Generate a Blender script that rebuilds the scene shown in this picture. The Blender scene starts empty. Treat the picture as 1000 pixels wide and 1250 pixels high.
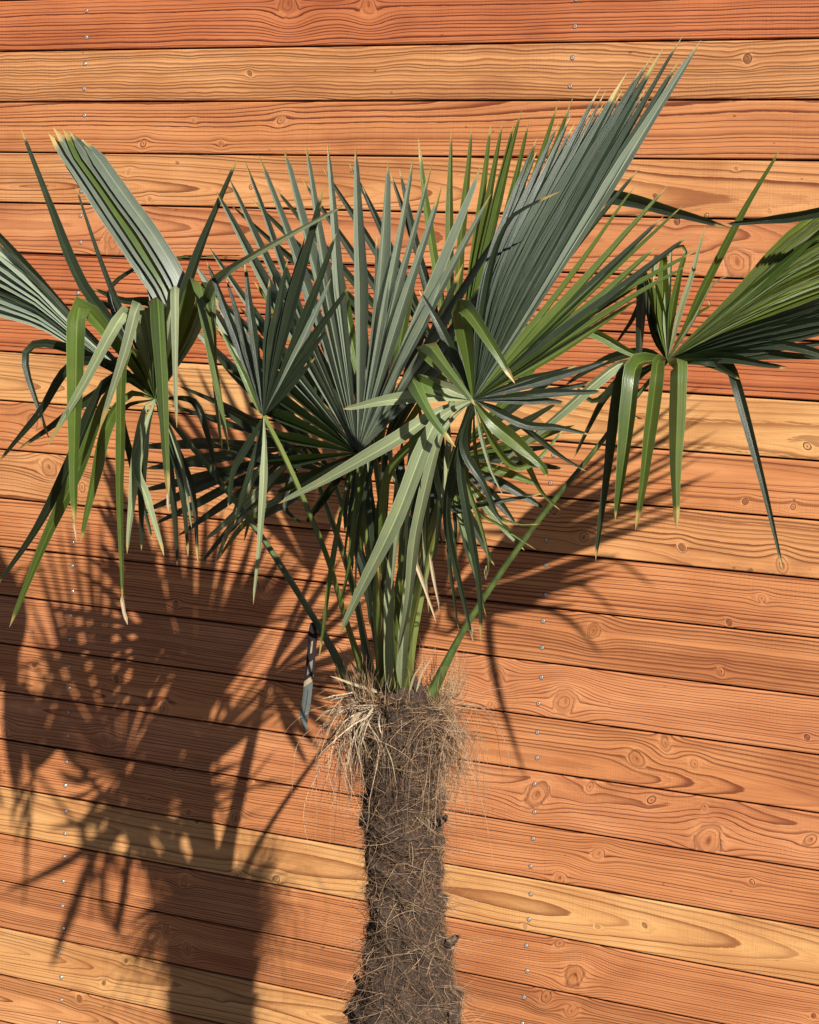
import bpy, math, random
import numpy as np
from mathutils import Vector, Matrix, noise as mnoise

random.seed(7)
rng = np.random.default_rng(11)
SC = bpy.context.scene
COL = SC.collection

# ------------------------------------------------------------------ camera
# wall coordinates: X along the wall to the right, Yd down from the first full joint, D metres out from the wall
F_PX = 2500.0
PITCH, YAW, ROLL = 0.10299, 0.44754, 0.04366
CX, CYD, CD = 2.97405, 0.57600, 4.24496
GROUND_YD = 2.68            # ground level below the first full joint


def _rot(p, y, r):
    cx, sx, cy, sy, cz, sz = math.cos(p), math.sin(p), math.cos(y), math.sin(y), math.cos(r), math.sin(r)
    X = np.array([[1, 0, 0], [0, cx, -sx], [0, sx, cx]])
    Y = np.array([[cy, 0, sy], [0, 1, 0], [-sy, 0, cy]])
    Z = np.array([[cz, -sz, 0], [sz, cz, 0], [0, 0, 1]])
    return Z @ X @ Y


RM = _rot(PITCH, YAW, ROLL)
CAMP = np.array([CX, CYD, -CD])


def wall_to_world(w):
    return Vector((float(w[0]), float(w[2]), GROUND_YD - float(w[1])))


def at(x, y, d):
    """photo pixel (1000 x 1250) + distance from the wall -> world point"""
    v = RM.T @ np.array([(x - 500) / F_PX, (y - 625) / F_PX, 1.0])
    t = (-d - CAMP[2]) / v[2]
    return wall_to_world(CAMP + v * t)


cam_d = bpy.data.cameras.new('camera')
cam_d.sensor_fit = 'HORIZONTAL'
cam_d.sensor_width = 36.0
cam_d.lens = F_PX / 1000.0 * 36.0
cam_d.clip_start = 0.05
cam_d.clip_end = 500.0
cam = bpy.data.objects.new('camera', cam_d)
COL.objects.link(cam)
_r = Vector((RM[0][0], RM[0][2], -RM[0][1]))
_dn = Vector((RM[1][0], RM[1][2], -RM[1][1]))
_fw = Vector((RM[2][0], RM[2][2], -RM[2][1]))
mw = Matrix((( _r.x, -_dn.x, -_fw.x, 0), (_r.y, -_dn.y, -_fw.y, 0), (_r.z, -_dn.z, -_fw.z, 0), (0, 0, 0, 1)))
mw.translation = wall_to_world(CAMP)
cam.matrix_world = mw
SC.camera = cam
CAM_POS = mw.translation.copy()

# ------------------------------------------------------------------ sky, sun, exposure
SUN_TO = Vector((1.206, -1.0, 1.016)).normalized()      # towards the sun
sun_el = math.asin(SUN_TO.z)
sun_az = math.atan2(SUN_TO.x, SUN_TO.y)                  # from +Y, clockwise
world = bpy.data.worlds.new('World')
SC.world = world
world.use_nodes = True
wn = world.node_tree
sky = wn.nodes.new('ShaderNodeTexSky')
sky.sky_type = 'NISHITA'
sky.sun_disc = False
sky.sun_elevation = sun_el
sky.sun_rotation = sun_az
sky.altitude = 1200.0
sky.air_density = 0.35
sky.dust_density = 0.3
bg = wn.nodes['Background']
bg.inputs['Strength'].default_value = 0.05
wn.links.new(sky.outputs[0], bg.inputs['Color'])

sun_d = bpy.data.lights.new('sun', 'SUN')
sun_d.energy = 5.0
sun_d.angle = math.radians(0.53)
sun_d.color = (1.0, 0.955, 0.88)
sun = bpy.data.objects.new('sun', sun_d)
COL.objects.link(sun)
sun.rotation_euler = (-SUN_TO).to_track_quat('-Z', 'Y').to_euler()
sun.location = (6, -8, 7)

SC.view_settings.view_transform = 'Standard'
SC.view_settings.look = 'None'
SC.view_settings.gamma = 1.0
SC.view_settings.use_curve_mapping = False
SC.view_settings.exposure = 0.80


# ------------------------------------------------------------------ helpers
def lin(r, g, b):
    def f(c):
        c /= 255.0
        return c / 12.92 if c <= 0.04045 else ((c + 0.055) / 1.055) ** 2.4
    return (f(r), f(g), f(b), 1.0)


def mesh_obj(name, verts, faces, mat=None, parent=None, smooth=True, uv=None):
    me = bpy.data.meshes.new(name)
    me.from_pydata([tuple(v) for v in verts], [], faces)
    if uv is not None:
        lay = me.uv_layers.new(name='uv')
        idx = np.empty(len(me.loops), dtype=np.int32)
        me.loops.foreach_get('vertex_index', idx)
        lay.data.foreach_set('uv', np.asarray(uv, dtype=np.float32)[idx].ravel())
    if smooth:
        me.polygons.foreach_set('use_smooth', [True] * len(me.polygons))
    me.update()
    o = bpy.data.objects.new(name, me)
    COL.objects.link(o)
    if mat:
        me.materials.append(mat)
    if parent:
        o.parent = parent
        o.matrix_parent_inverse = Matrix.Translation(-parent_origin(parent))
    return o


def parent_origin(p):
    o = Vector(p.location)
    q = p.parent
    while q:
        # children keep world coordinates: every parent inverse undoes its parent's translation
        return o
    return o


class NT:
    """tiny node builder"""

    def __init__(self, tree):
        self.t = tree

    def n(self, kind, **kw):
        nd = self.t.nodes.new(kind)
        for k, v in kw.items():
            setattr(nd, k, v)
        return nd

    def put(self, sock, v):
        if isinstance(v, bpy.types.NodeSocket):
            self.t.links.new(v, sock)
        elif v is not None:
            sock.default_value = v

    def m(self, op, a, b=None, c=None, clamp=False):
        nd = self.n('ShaderNodeMath', operation=op, use_clamp=clamp)
        for i, v in enumerate((a, b, c)):
            self.put(nd.inputs[i], v)
        return nd.outputs[0]

    def comb(self, x, y, z=0.0):
        nd = self.n('ShaderNodeCombineXYZ')
        for i, v in enumerate((x, y, z)):
            self.put(nd.inputs[i], v)
        return nd.outputs[0]

    def noise(self, vec, scale=1.0, detail=2.0, rough=0.5):
        nd = self.n('ShaderNodeTexNoise')
        self.put(nd.inputs['Vector'], vec)
        nd.inputs['Scale'].default_value = scale
        nd.inputs['Detail'].default_value = detail
        nd.inputs['Roughness'].default_value = rough
        return nd.outputs['Fac']

    def mix(self, fac, a, b, blend='MIX'):
        nd = self.n('ShaderNodeMix', data_type='RGBA', blend_type=blend)
        self.put(nd.inputs[0], fac)
        self.put(nd.inputs[6], a)
        self.put(nd.inputs[7], b)
        return nd.outputs[2]

    def sstep(self, x, a, b, lo=0.0, hi=1.0):
        nd = self.n('ShaderNodeMapRange', interpolation_type='SMOOTHSTEP')
        self.put(nd.inputs[0], x)
        for i, v in enumerate((a, b, lo, hi)):
            self.put(nd.inputs[i + 1], v)
        return nd.outputs[0]


def new_mat(name):
    m = bpy.data.materials.new(name)
    m.use_nodes = True
    t = NT(m.node_tree)
    b = m.node_tree.nodes['Principled BSDF']
    return m, t, b


def simple_mat(name, col, rough=0.6, metal=0.0, noise_scale=None, amount=0.3, bump=0.0):
    m, t, b = new_mat(name)
    b.inputs['Roughness'].default_value = rough
    b.inputs['Metallic'].default_value = metal
    if noise_scale:
        tc = t.n('ShaderNodeTexCoord').outputs['Object']
        f = t.noise(tc, noise_scale, 4.0, 0.6)
        dark = tuple(c * (1 - amount) for c in col[:3]) + (1,)
        lite = tuple(min(1, c * (1 + amount)) for c in col[:3]) + (1,)
        t.put(b.inputs['Base Color'], t.mix(t.sstep(f, 0.3, 0.7), dark, lite))
        if bump:
            bp = t.n('ShaderNodeBump')
            bp.inputs['Distance'].default_value = bump
            t.put(bp.inputs['Height'], f)
            t.put(b.inputs['Normal'], bp.outputs[0])
    else:
        b.inputs['Base Color'].default_value = col
    return m


# ------------------------------------------------------------------ ground
m, t, b = new_mat('paving_grit')
tc = t.n('ShaderNodeTexCoord').outputs['Object']
f1 = t.noise(tc, 3.0, 5.0, 0.6)
f2 = t.noise(tc, 160.0, 3.0, 0.6)
base = t.mix(f1, (0.075, 0.062, 0.050, 1), (0.125, 0.105, 0.085, 1))
t.put(b.inputs['Base Color'], t.mix(t.sstep(f2, 0.35, 0.65), t.mix(0.35, base, (0.03, 0.025, 0.02, 1)), base))
b.inputs['Roughness'].default_value = 0.9
bp = t.n('ShaderNodeBump')
bp.inputs['Distance'].default_value = 0.004
t.put(bp.inputs['Height'], f2)
t.put(b.inputs['Normal'], bp.outputs[0])
GROUND_MAT = m
g = mesh_obj('ground', [(-120, -120, 0), (120, -120, 0), (120, 120, 0), (-120, 120, 0)], [(0, 1, 2, 3)], GROUND_MAT, smooth=False)
g['kind'] = 'structure'

# ------------------------------------------------------------------ timber wall
PITCH_M = 0.125
GAP = 0.0042
X0, X1 = -1.9, 4.1
THICK = 0.021
U_COL = 1.28289


def make_knot_group():
    gtree = bpy.data.node_groups.new('knot', 'ShaderNodeTree')
    for nm in ('U', 'V', 'KU', 'KV', 'R', 'Aspect', 'Lean', 'Wobble', 'Dark', 'Fill', 'Shift', 'Add', 'Rings', 'Mask', 'Halo'):
        gtree.interface.new_socket(nm, in_out='INPUT', socket_type='NodeSocketFloat')
    for nm in ('Shift', 'Add', 'Rings', 'Mask', 'Halo'):
        gtree.interface.new_socket(nm, in_out='OUTPUT', socket_type='NodeSocketFloat')
    t = NT(gtree)
    gi = t.n('NodeGroupInput')
    go = t.n('NodeGroupOutput')
    I = gi.outputs
    dV = t.m('SUBTRACT', I['V'], I['KV'])
    dv = t.m('DIVIDE', dV, t.m('MULTIPLY', I['R'], I['Aspect']))
    du = t.m('SUBTRACT', t.m('DIVIDE', t.m('SUBTRACT', I['U'], I['KU']), I['R']), t.m('MULTIPLY', dv, I['Lean']))
    u2, v2 = t.m('MULTIPLY', du, du), t.m('MULTIPLY', dv, dv)
    d2 = t.m('ADD', u2, v2)
    d = t.m('MULTIPLY', t.m('SQRT', d2), t.m('ADD', 0.50, I['Wobble']))
    # grain parts and flows round the knot, crowding above and below it
    e = t.m('EXPONENT', t.m('MULTIPLY', t.m('ADD', t.m('MULTIPLY', u2, 0.13), t.m('MULTIPLY', v2, 0.24)), -1.0))
    t.put(go.inputs['Shift'], t.m('SUBTRACT', I['Shift'], t.m('MULTIPLY', t.m('MULTIPLY', dV, e), 0.9)))
    # closed year rings inside and close around the knot
    inner = t.m('SUBTRACT', 1.0, t.sstep(d, 0.0, 1.5))
    t.put(go.inputs['Add'], t.m('ADD', I['Add'], t.m('MULTIPLY', inner, t.m('ADD', 1.0, t.m('MULTIPLY', I['R'], 60.0)))))
    mask = t.sstep(d, 1.02, 0.84)
    t.put(go.inputs['Mask'], t.m('MAXIMUM', I['Mask'], mask))
    ring = t.m('MULTIPLY', t.m('MULTIPLY', t.sstep(d, 0.66, 0.92), t.sstep(d, 1.16, 0.98)), I['Dark'])
    pith = t.m('MULTIPLY', t.sstep(t.m('ADD', d, t.m('MULTIPLY', t.m('ABSOLUTE', du), 0.6)), 0.50, 0.10), t.m('ADD', 0.45, t.m('MULTIPLY', I['Dark'], 0.3)))
    t.put(go.inputs['Rings'], t.m('MAXIMUM', I['Rings'], t.m('MAXIMUM', t.m('MAXIMUM', ring, pith), t.m('MULTIPLY', mask, I['Fill']))))
    halo = t.m('MULTIPLY', t.sstep(d, 0.25, 0.75), t.sstep(d, 2.1, 1.0))
    t.put(go.inputs['Halo'], t.m('MAXIMUM', I['Halo'], halo))
    return gtree


KNOT = make_knot_group()


def wood_mat(idx, light, dark, v0, h0, slope, spacing, wav, knots, contrast):
    m, t, b = new_mat('douglas_fir_%d' % idx)
    tc = t.n('ShaderNodeTexCoord').outputs['Object']
    sep = t.n('ShaderNodeSeparateXYZ')
    t.put(sep.inputs[0], tc)
    u, v = sep.outputs[0], sep.outputs[2]
    seed = idx * 7.31
    shift, add, rings, mask, halo = 0.0, 0.0, 0.0, 0.0, 0.0
    wob = t.noise(t.comb(t.m('MULTIPLY', u, 30.0), t.m('MULTIPLY', v, 30.0), seed + 2), 1.0, 2.0, 0.45)
    rk = random.Random(idx * 101 + 3)
    for (ku, kv, kr) in knots:
        gnode = t.n('ShaderNodeGroup')
        gnode.node_tree = KNOT
        G = gnode.inputs
        small = kr < 0.0115
        t.put(G['U'], u)
        t.put(G['V'], v)
        t.put(G['Wobble'], wob)
        G['KU'].default_value = ku
        G['KV'].default_value = kv
        G['R'].default_value = kr * (0.85 if small else 0.8)
        G['Aspect'].default_value = rk.uniform(0.9, 1.25) if small else rk.uniform(0.9, 1.55)
        G['Lean'].default_value = rk.uniform(-.35, .35)
        G['Dark'].default_value = rk.choice([1.0, .9, .45, .2, .1]) if small else rk.choice([.12, .25, .4, .55])
        G['Fill'].default_value = rk.choice([.0, .0, .25, .7]) if small else rk.choice([0., 0., .15])
        t.put(G['Shift'], shift)
        t.put(G['Add'], add)
        t.put(G['Rings'], rings)
        t.put(G['Mask'], mask)
        t.put(G['Halo'], halo)
        shift, add, rings, mask, halo = [gnode.outputs[k] for k in ('Shift', 'Add', 'Rings', 'Mask', 'Halo')]
    vv = t.m('ADD', v, shift)
    big = t.noise(t.comb(t.m('MULTIPLY', u, 1.6), t.m('MULTIPLY', v, 5.0), seed), 1.0, 2.0, 0.5)
    med = t.noise(t.comb(t.m('MULTIPLY', u, 9.0), t.m('MULTIPLY', v, 22.0), seed + 3), 1.0, 2.0, 0.5)
    vv = t.m('ADD', vv, t.m('MULTIPLY', t.m('SUBTRACT', big, 0.5), wav))
    vv = t.m('ADD', vv, t.m('MULTIPLY', t.m('SUBTRACT', med, 0.5), wav * 0.26))
    hn = t.noise(t.comb(t.m('MULTIPLY', u, 1.1), seed, 0.0), 1.0, 1.0, 0.5)
    h = t.m('ADD', t.m('ADD', h0, t.m('MULTIPLY', u, slope)), t.m('MULTIPLY', t.m('SUBTRACT', hn, 0.5), abs(slope) * 2.2))
    q = t.m('SUBTRACT', vv, v0)
    r = t.m('SQRT', t.m('ADD', t.m('MULTIPLY', q, q), t.m('MULTIPLY', h, h)))
    # ring widths vary from year to year
    rw = t.noise(t.comb(t.m('MULTIPLY', r, 60.0), seed, 1.0), 1.0, 2.0, 0.5)
    Fr = t.m('ADD', t.m('ADD', t.m('DIVIDE', r, spacing), add), t.m('MULTIPLY', rw, 2.4))
    fine = t.noise(t.comb(t.m('MULTIPLY', u, 30.0), t.m('MULTIPLY', v, 160.0), seed), 1.0, 2.0, 0.6)
    tt = t.m('FRACT', t.m('ADD', Fr, t.m('MULTIPLY', fine, 0.16)))
    broad = t.m('MULTIPLY', t.sstep(tt, 0.25, 0.86), 0.30 + 0.25 * (abs(v0) > .1))
    narrow = t.m('MULTIPLY', t.sstep(tt, 0.52, 0.90), 0.70 - 0.25 * (abs(v0) > .1))
    late = t.m('MULTIPLY', t.m('ADD', broad, narrow), t.sstep(tt, 1.0, 0.93))
    yr = t.noise(t.comb(t.m('FLOOR', Fr), seed, 2.0), 3.7, 0.0)
    fr2 = t.m('FRACT', t.m('MULTIPLY', t.m('ADD', Fr, t.m('MULTIPLY', fine, 0.3)), 3.0))
    late = t.m('MAXIMUM', late, t.m('MULTIPLY', t.m('MULTIPLY', t.sstep(fr2, 0.3, 0.9), t.sstep(fr2, 1.0, 0.92)), 0.26))
    late = t.m('MULTIPLY', late, t.sstep(yr, 0.2, 0.65, 0.25, 1.0))
    late = t.m('MULTIPLY', late, t.m('SUBTRACT', 1.0, t.m('MULTIPLY', mask, 0.35)))
    late = t.m('MULTIPLY', late, t.m('SUBTRACT', 1.0, t.m('MULTIPLY', halo, 0.35)))
    line = t.m('MULTIPLY', t.sstep(tt, 0.70, 0.90), t.sstep(tt, 1.0, 0.94))
    # colour
    streak = t.noise(t.comb(t.m('MULTIPLY', u, 4.0), t.m('MULTIPLY', v, 420.0), seed + 5), 1.0, 3.0, 0.6)
    tone = t.noise(t.comb(t.m('MULTIPLY', u, 2.3), t.m('MULTIPLY', v, 14.0), seed + 9), 1.0, 3.0, 0.55)
    saw = t.noise(t.comb(t.m('MULTIPLY', u, 330.0), t.m('MULTIPLY', v, 9.0), seed + 13), 1.0, 1.0, 0.5)
    sawzone = t.sstep(t.noise(t.comb(t.m('MULTIPLY', u, 2.6), t.m('MULTIPLY', v, 12.0), seed + 21), 1.0, 1.0), 0.42, 0.62)
    sawm = t.m('MULTIPLY', t.sstep(saw, 0.45, 0.65), sawzone)
    lite2 = tuple(min(1, c * k) for c, k in zip(light[:3], (1.14, 1.24, 1.34))) + (1,)
    col = t.mix(t.m('MULTIPLY', halo, 0.75), light, lite2)
    fig = t.noise(t.comb(t.m('MULTIPLY', u, 5.0), t.m('MULTIPLY', v, 11.0), seed + 41), 1.0, 2.0, 0.5)  # wood figure, its sheen painted as light and dark patches
    col = t.mix(t.m('MULTIPLY', t.sstep(fig, 0.46, 0.72), 0.8), col, lite2)
    col = t.mix(t.m('MULTIPLY', t.sstep(fig, 0.45, 0.22), 0.35), col, dark)
    col = t.mix(t.m('MULTIPLY', late, min(1.0, contrast * 1.12)), col, dark)
    col = t.mix(t.m('MULTIPLY', t.m('MULTIPLY', line, late), 0.60 * contrast), col, tuple(c * 0.48 for c in dark[:3]) + (1,))
    warm = tuple(c * k for c, k in zip(dark[:3], (1.25, 1.15, 1.0))) + (1,)
    col = t.mix(t.m('MULTIPLY', t.sstep(tone, 0.42, 0.75), 0.38), col, warm)
    col = t.mix(t.m('MULTIPLY', t.sstep(streak, 0.35, 0.75), 0.30), col, dark)
    col = t.mix(t.m('MULTIPLY', sawm, 0.045), col, dark)
    if knots:
        kc = t.mix(t.m('MULTIPLY', tone, 0.6), tuple(c * k for c, k in zip(light[:3], (0.88, 0.78, 0.66))) + (1,), dark)
        col = t.mix(t.m('MULTIPLY', mask, 0.30), col, kc)
        col = t.mix(t.m('MULTIPLY', rings, 0.82), col, (dark[0] * 0.42, dark[1] * 0.34, dark[2] * 0.32, 1))
    # grey handling marks and tiny pitch spots
    spot = t.noise(t.comb(t.m('MULTIPLY', u, 42.0), t.m('MULTIPLY', v, 62.0), seed + 31), 1.0, 1.0, 0.4)
    col = t.mix(t.m('MULTIPLY', t.sstep(spot, 0.77, 0.83), 0.6), col, tuple(c * 0.45 for c in dark[:3]) + (1,))
    t.put(b.inputs['Base Color'], col)
    t.put(b.inputs['Roughness'], t.m('ADD', 0.50, t.m('MULTIPLY', streak, 0.2)))
    b.inputs['Specular IOR Level'].default_value = 0.35
    hgt = t.m('ADD', t.m('MULTIPLY', late, 0.9), t.m('MULTIPLY', streak, 0.35))
    hgt = t.m('ADD', hgt, t.m('MULTIPLY', sawm, -0.09))
    if knots:
        hgt = t.m('SUBTRACT', hgt, t.m('MULTIPLY', rings, 0.8))
    bp = t.n('ShaderNodeBump')
    bp.inputs['Strength'].default_value = 1.0
    bp.inputs['Distance'].default_value = 0.0011
    t.put(bp.inputs['Height'], hgt)
    t.put(b.inputs['Normal'], bp.outputs[0])
    return m


# plank cross-section (y depth, z height) with softened front arrises, extruded along x; origin at X = 0, mid height
PH = (PITCH_M - GAP) / 2
prof = [(THICK, -PH), (0.0026, -PH), (0.0007, -PH + 0.0008), (0.0, -PH + 0.0026),
        (0.0, PH - 0.0026), (0.0007, PH - 0.0008), (0.0026, PH), (THICK, PH)]
pv = [(X0, y, z) for y, z in prof] + [(X1, y, z) for y, z in prof]
n8 = len(prof)
pf = [(i, (i + 1) % n8, n8 + (i + 1) % n8, n8 + i) for i in range(n8)]
pf += [tuple(range(n8 - 1, -1, -1)), tuple(range(n8, 2 * n8))]
plank_me = bpy.data.meshes.new('plank')
plank_me.from_pydata(pv, [], pf)
plank_me.update()

# a screw head: flat rim, star-shaped recess
def screw_mesh():
    R, n = 0.0043, 12
    vs, fs = [], []
    rings = [(R, 0.0012), (R, -0.0003), (R * 0.86, -0.0010), (R * 0.52, -0.0010), (R * 0.40, 0.0008)]
    for k, (rr, y) in enumerate(rings):
        for i in range(n):
            a = 2 * math.pi * i / n
            q = rr * (0.72 if (k >= 3 and i % 2) else 1.0)
            vs.append((q * math.cos(a), y, q * math.sin(a)))
    for k in range(len(rings) - 1):
        for i in range(n):
            j = (i + 1) % n
            fs.append((k * n + i, k * n + j, (k + 1) * n + j, (k + 1) * n + i))
    fs.append(tuple((len(rings) - 1) * n + i for i in range(n)))
    k0 = len(vs)
    for rr, y in ((R * 1.3, -0.00015), (R * 1.05, -0.0001), (R * 0.98, 0.0009)):
        for i in range(n):
            a = 2 * math.pi * i / n
            vs.append((rr * (1 + .12 * math.sin(3.1 * i)) * math.cos(a), y, rr * math.sin(a)))
    nf_ = len(fs)
    for k in range(2):
        for i in range(n):
            j = (i + 1) % n
            fs.append((k0 + k * n + i, k0 + k * n + j, k0 + (k + 1) * n + j, k0 + (k + 1) * n + i))
    me = bpy.data.meshes.new('screw')
    me.from_pydata(vs, [], fs)
    for k_, p_ in enumerate(me.polygons):
        p_.material_index = 1 if k_ >= nf_ else 0
    me.update()
    return me


screw_me = screw_mesh()
steel = simple_mat('screw_steel', (0.55, 0.53, 0.50, 1), 0.35, 0.6)
screw_me.materials.append(steel)
screw_me.materials.append(simple_mat('countersink_shade', (0.10, 0.045, 0.022, 1), 0.8))  # flat dark ring, coloured for the shadow round the sunk head

wall = bpy.data.objects.new('timber_wall', None)
COL.objects.link(wall)
wall['label'] = 'orange-brown wall of horizontal fir planks screwed on behind the palm'
wall['category'] = 'wall'

LT = {  # light / dark wood tones as they look in full sun, turned into reflectances below
    'red': ((212, 126, 76), (124, 54, 28)),
    'orange': ((222, 146, 90), (132, 66, 35)),
    'tan': ((231, 162, 102), (142, 77, 41)),
    'pink': ((223, 148, 95), (142, 74, 42)),
    'yellow': ((235, 175, 110), (154, 89, 47)),
}
WK = 0.78


def tone(nm):
    a, bb = LT[nm]
    A, B = lin(*a), lin(*bb)
    return tuple(c * WK for c in A[:3]) + (1,), tuple(c * WK for c in B[:3]) + (1,)


# index of the plank below joint k is k+1; plank 0 lies above the first full joint
#   tone, v0 (pith offset), h0, slope, ring spacing, waviness, contrast
PL = {
    -6: ('orange', .20, .02, .01, .0075, .020, .8), -5: ('tan', .02, .02, .03, .006, .02, .8),
    -4: ('red', -.2, .02, .01, .008, .02, .9), -3: ('orange', .15, .02, .01, .007, .02, .8),
    -2: ('tan', .01, .03, -.03, .006, .02, .8), -1: ('orange', -.18, .02, .01, .008, .02, .8),
    0: ('red', .22, .03, .01, .0082, .022, .95),
    1: ('tan', -.20, .03, .012, .0074, .050, .85),
    2: ('orange', .075, .03, .020, .0086, .020, .85),
    3: ('tan', -.02, .02, .035, .0075, .022, .85),
    4: ('pink', .01, .03, .030, .0085, .026, .75),
    5: ('red', .20, .03, .01, .0100, .012, 1.0),
    6: ('red', .26, .03, .012, .0105, .016, .95),
    7: ('yellow', -.02, .03, .025, .0078, .018, .55),
    8: ('orange', .02, .02, -.022, .0105, .016, .80),
    9: ('tan', -.06, .02, .022, .0082, .022, .85),
    10: ('orange', .24, .03, .01, .0090, .014, .95),
    11: ('orange', -.2, .03, .012, .0078, .024, .85),
    12: ('pink', .18, .03, .01, .0060, .026, .75),
    13: ('orange', -.035, .015, .022, .0075, .018, .75),
    14: ('pink', .03, .02, -.030, .0085, .030, .75),
    15: ('orange', .16, .02, .012, .0066, .022, .85),
    16: ('yellow', .0, .02, .028, .0080, .022, .70),
    17: ('orange', .20, .02, .01, .0056, .018, .85),
    18: ('orange', -.17, .02, .012, .0056, .024, .75),
    19: ('yellow', .01, .02, .030, .0078, .022, .75),
    20: ('tan', .0, .02, .03, .007, .022, .80),
    21: ('orange', .2, .02, .01, .007, .02, .8),
}
# knots: photo pixel and radius in pixels
KN = [(343, 147, 7), (175, 175, 5), (270, 175, 4), (237, 147, 3), (157, 210, 4), (183, 243, 3.5), (121, 190, 4),
      (307, 228, 4), (140, 292, 16), (912, 72, 6), (305, 90, 4), (352, 4, 14), (450, 6, 12),
      (800, 239, 4), (863, 263, 4), (826, 271, 5), (940, 257, 2.5), (900, 320, 20), (899, 206, 3),
      (910, 612, 4.5), (968, 619, 4), (713, 656, 7), (832, 668, 6), (676, 622, 5), (955, 690, 9),
      (724, 771, 11), (690, 856, 17), (606, 823, 13), (777, 927, 13), (812, 908, 9), (848, 933, 8),
      (655, 970, 16), (720, 961, 7), (865, 1026, 20), (795, 977, 6), (731, 1042, 10), (684, 1071, 9),
      (918, 1077, 4), (787, 1130, 5), (730, 1131, 4), (641, 1131, 3.5), (702, 1190, 15), (683, 1152, 7), (666, 1217, 8), (697, 1235, 10),
      (128, 903, 8), (5, 892, 6), (212, 938, 4), (306, 954, 4), (230, 992, 4), (179, 973, 3), (240, 1003, 3),
      (338, 1073, 5), (225, 1075, 6), (202, 1137, 7), (228, 1159, 7), (269, 1217, 4), (154, 1173, 3.5), (127, 1200, 4), (97, 1219, 5),
      (290, 1069, 7), (322, 718, 9), (215, 738, 4), (42, 812, 4), (142, 830, 4), (330, 843, 7), (288, 1000, 7), (200, 865, 8),
      (320, 575, 5), (100, 595, 6), (860, 985, 5), (985, 900, 4), (993, 1240, 4), (990, 1025, 9), (455, 1010, 5), (600, 860, 6),
      (40, 515, 9), (60, 570, 14), (985, 545, 6), (560, 1230, 7), (930, 730, 6), (880, 820, 5), (890, 760, 4)]
planks_knots = {}
for (kx, ky, kr) in KN:
    v_ = RM.T @ np.array([(kx - 500) / F_PX, (ky - 625) / F_PX, 1.0])
    t_ = -CAMP[2] / v_[2]
    w_ = CAMP + v_ * t_
    i_ = math.floor(w_[1] / PITCH_M) + 1
    sc_ = t_ / F_PX * 1.0
    planks_knots.setdefault(i_, []).append((w_[0], (i_ - 0.5) * PITCH_M - w_[1], kr * sc_))
for i in range(-6, 22):
    zc = GROUND_YD - (i - 0.5) * PITCH_M
    o = bpy.data.objects.new('plank', plank_me)
    COL.objects.link(o)
    if not plank_me.materials:
        plank_me.materials.append(None)
    nm, v0, h0, sl, spc, wv, ct = PL[i]
    la, da = tone(nm)
    kk = list(planks_knots.get(i, []))
    rk = random.Random(i * 13 + 5)
    for _ in range(4):                       # knots beyond the frame
        x = rk.choice([rk.uniform(X0, -0.35), rk.uniform(2.05, X1)])
        kk.append((x, rk.uniform(-.045, .045), rk.uniform(.006, .022)))
    o.material_slots[0].link = 'OBJECT'
    o.material_slots[0].material = wood_mat(i + 6, la, da, v0, h0, sl, spc, wv, kk, ct)
    o.location = (0, rk.uniform(-0.0012, 0.0012), zc)
    o.rotation_euler = (0, 0, rk.uniform(-.0003, .0003))
    o.parent = wall
    for ci in range(-1, 4):
        for s in (-1, 1):
            sx = ci * U_COL + rk.uniform(-.0035, .0035)
            if not (X0 + .03 < sx < X1 - .03):
                continue
            so = bpy.data.objects.new('screw', screw_me)
            COL.objects.link(so)
            so.parent = o
            so.location = (sx, -0.0002, s * 0.0305 + rk.uniform(-.004, .004))
            so.rotation_euler = (0, rk.uniform(0, 6.28), 0)

dark_m = simple_mat('membrane', (0.012, 0.011, 0.010, 1), 0.9)
bat_m = simple_mat('batten_wood', (0.10, 0.055, 0.03, 1), 0.8, noise_scale=20.0)


def box(name, a, b_, mat, parent):
    x0, y0, z0 = a
    x1, y1, z1 = b_
    vs = [(x0, y0, z0), (x1, y0, z0), (x1, y1, z0), (x0, y1, z0), (x0, y0, z1), (x1, y0, z1), (x1, y1, z1), (x0, y1, z1)]
    fs = [(0, 3, 2, 1), (4, 5, 6, 7), (0, 1, 5, 4), (1, 2, 6, 5), (2, 3, 7, 6), (3, 0, 4, 7)]
    return mesh_obj(name, vs, fs, mat, parent, smooth=False)


ZTOP = GROUND_YD + 6.4 * PITCH_M
for ci in range(-1, 4):
    box('batten', (ci * U_COL - .03, THICK - .0005, .01), (ci * U_COL + .03, .048, ZTOP), bat_m, wall)
box('backing_membrane', (X0, .047, .0), (X1, .060, ZTOP), dark_m, wall)

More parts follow.
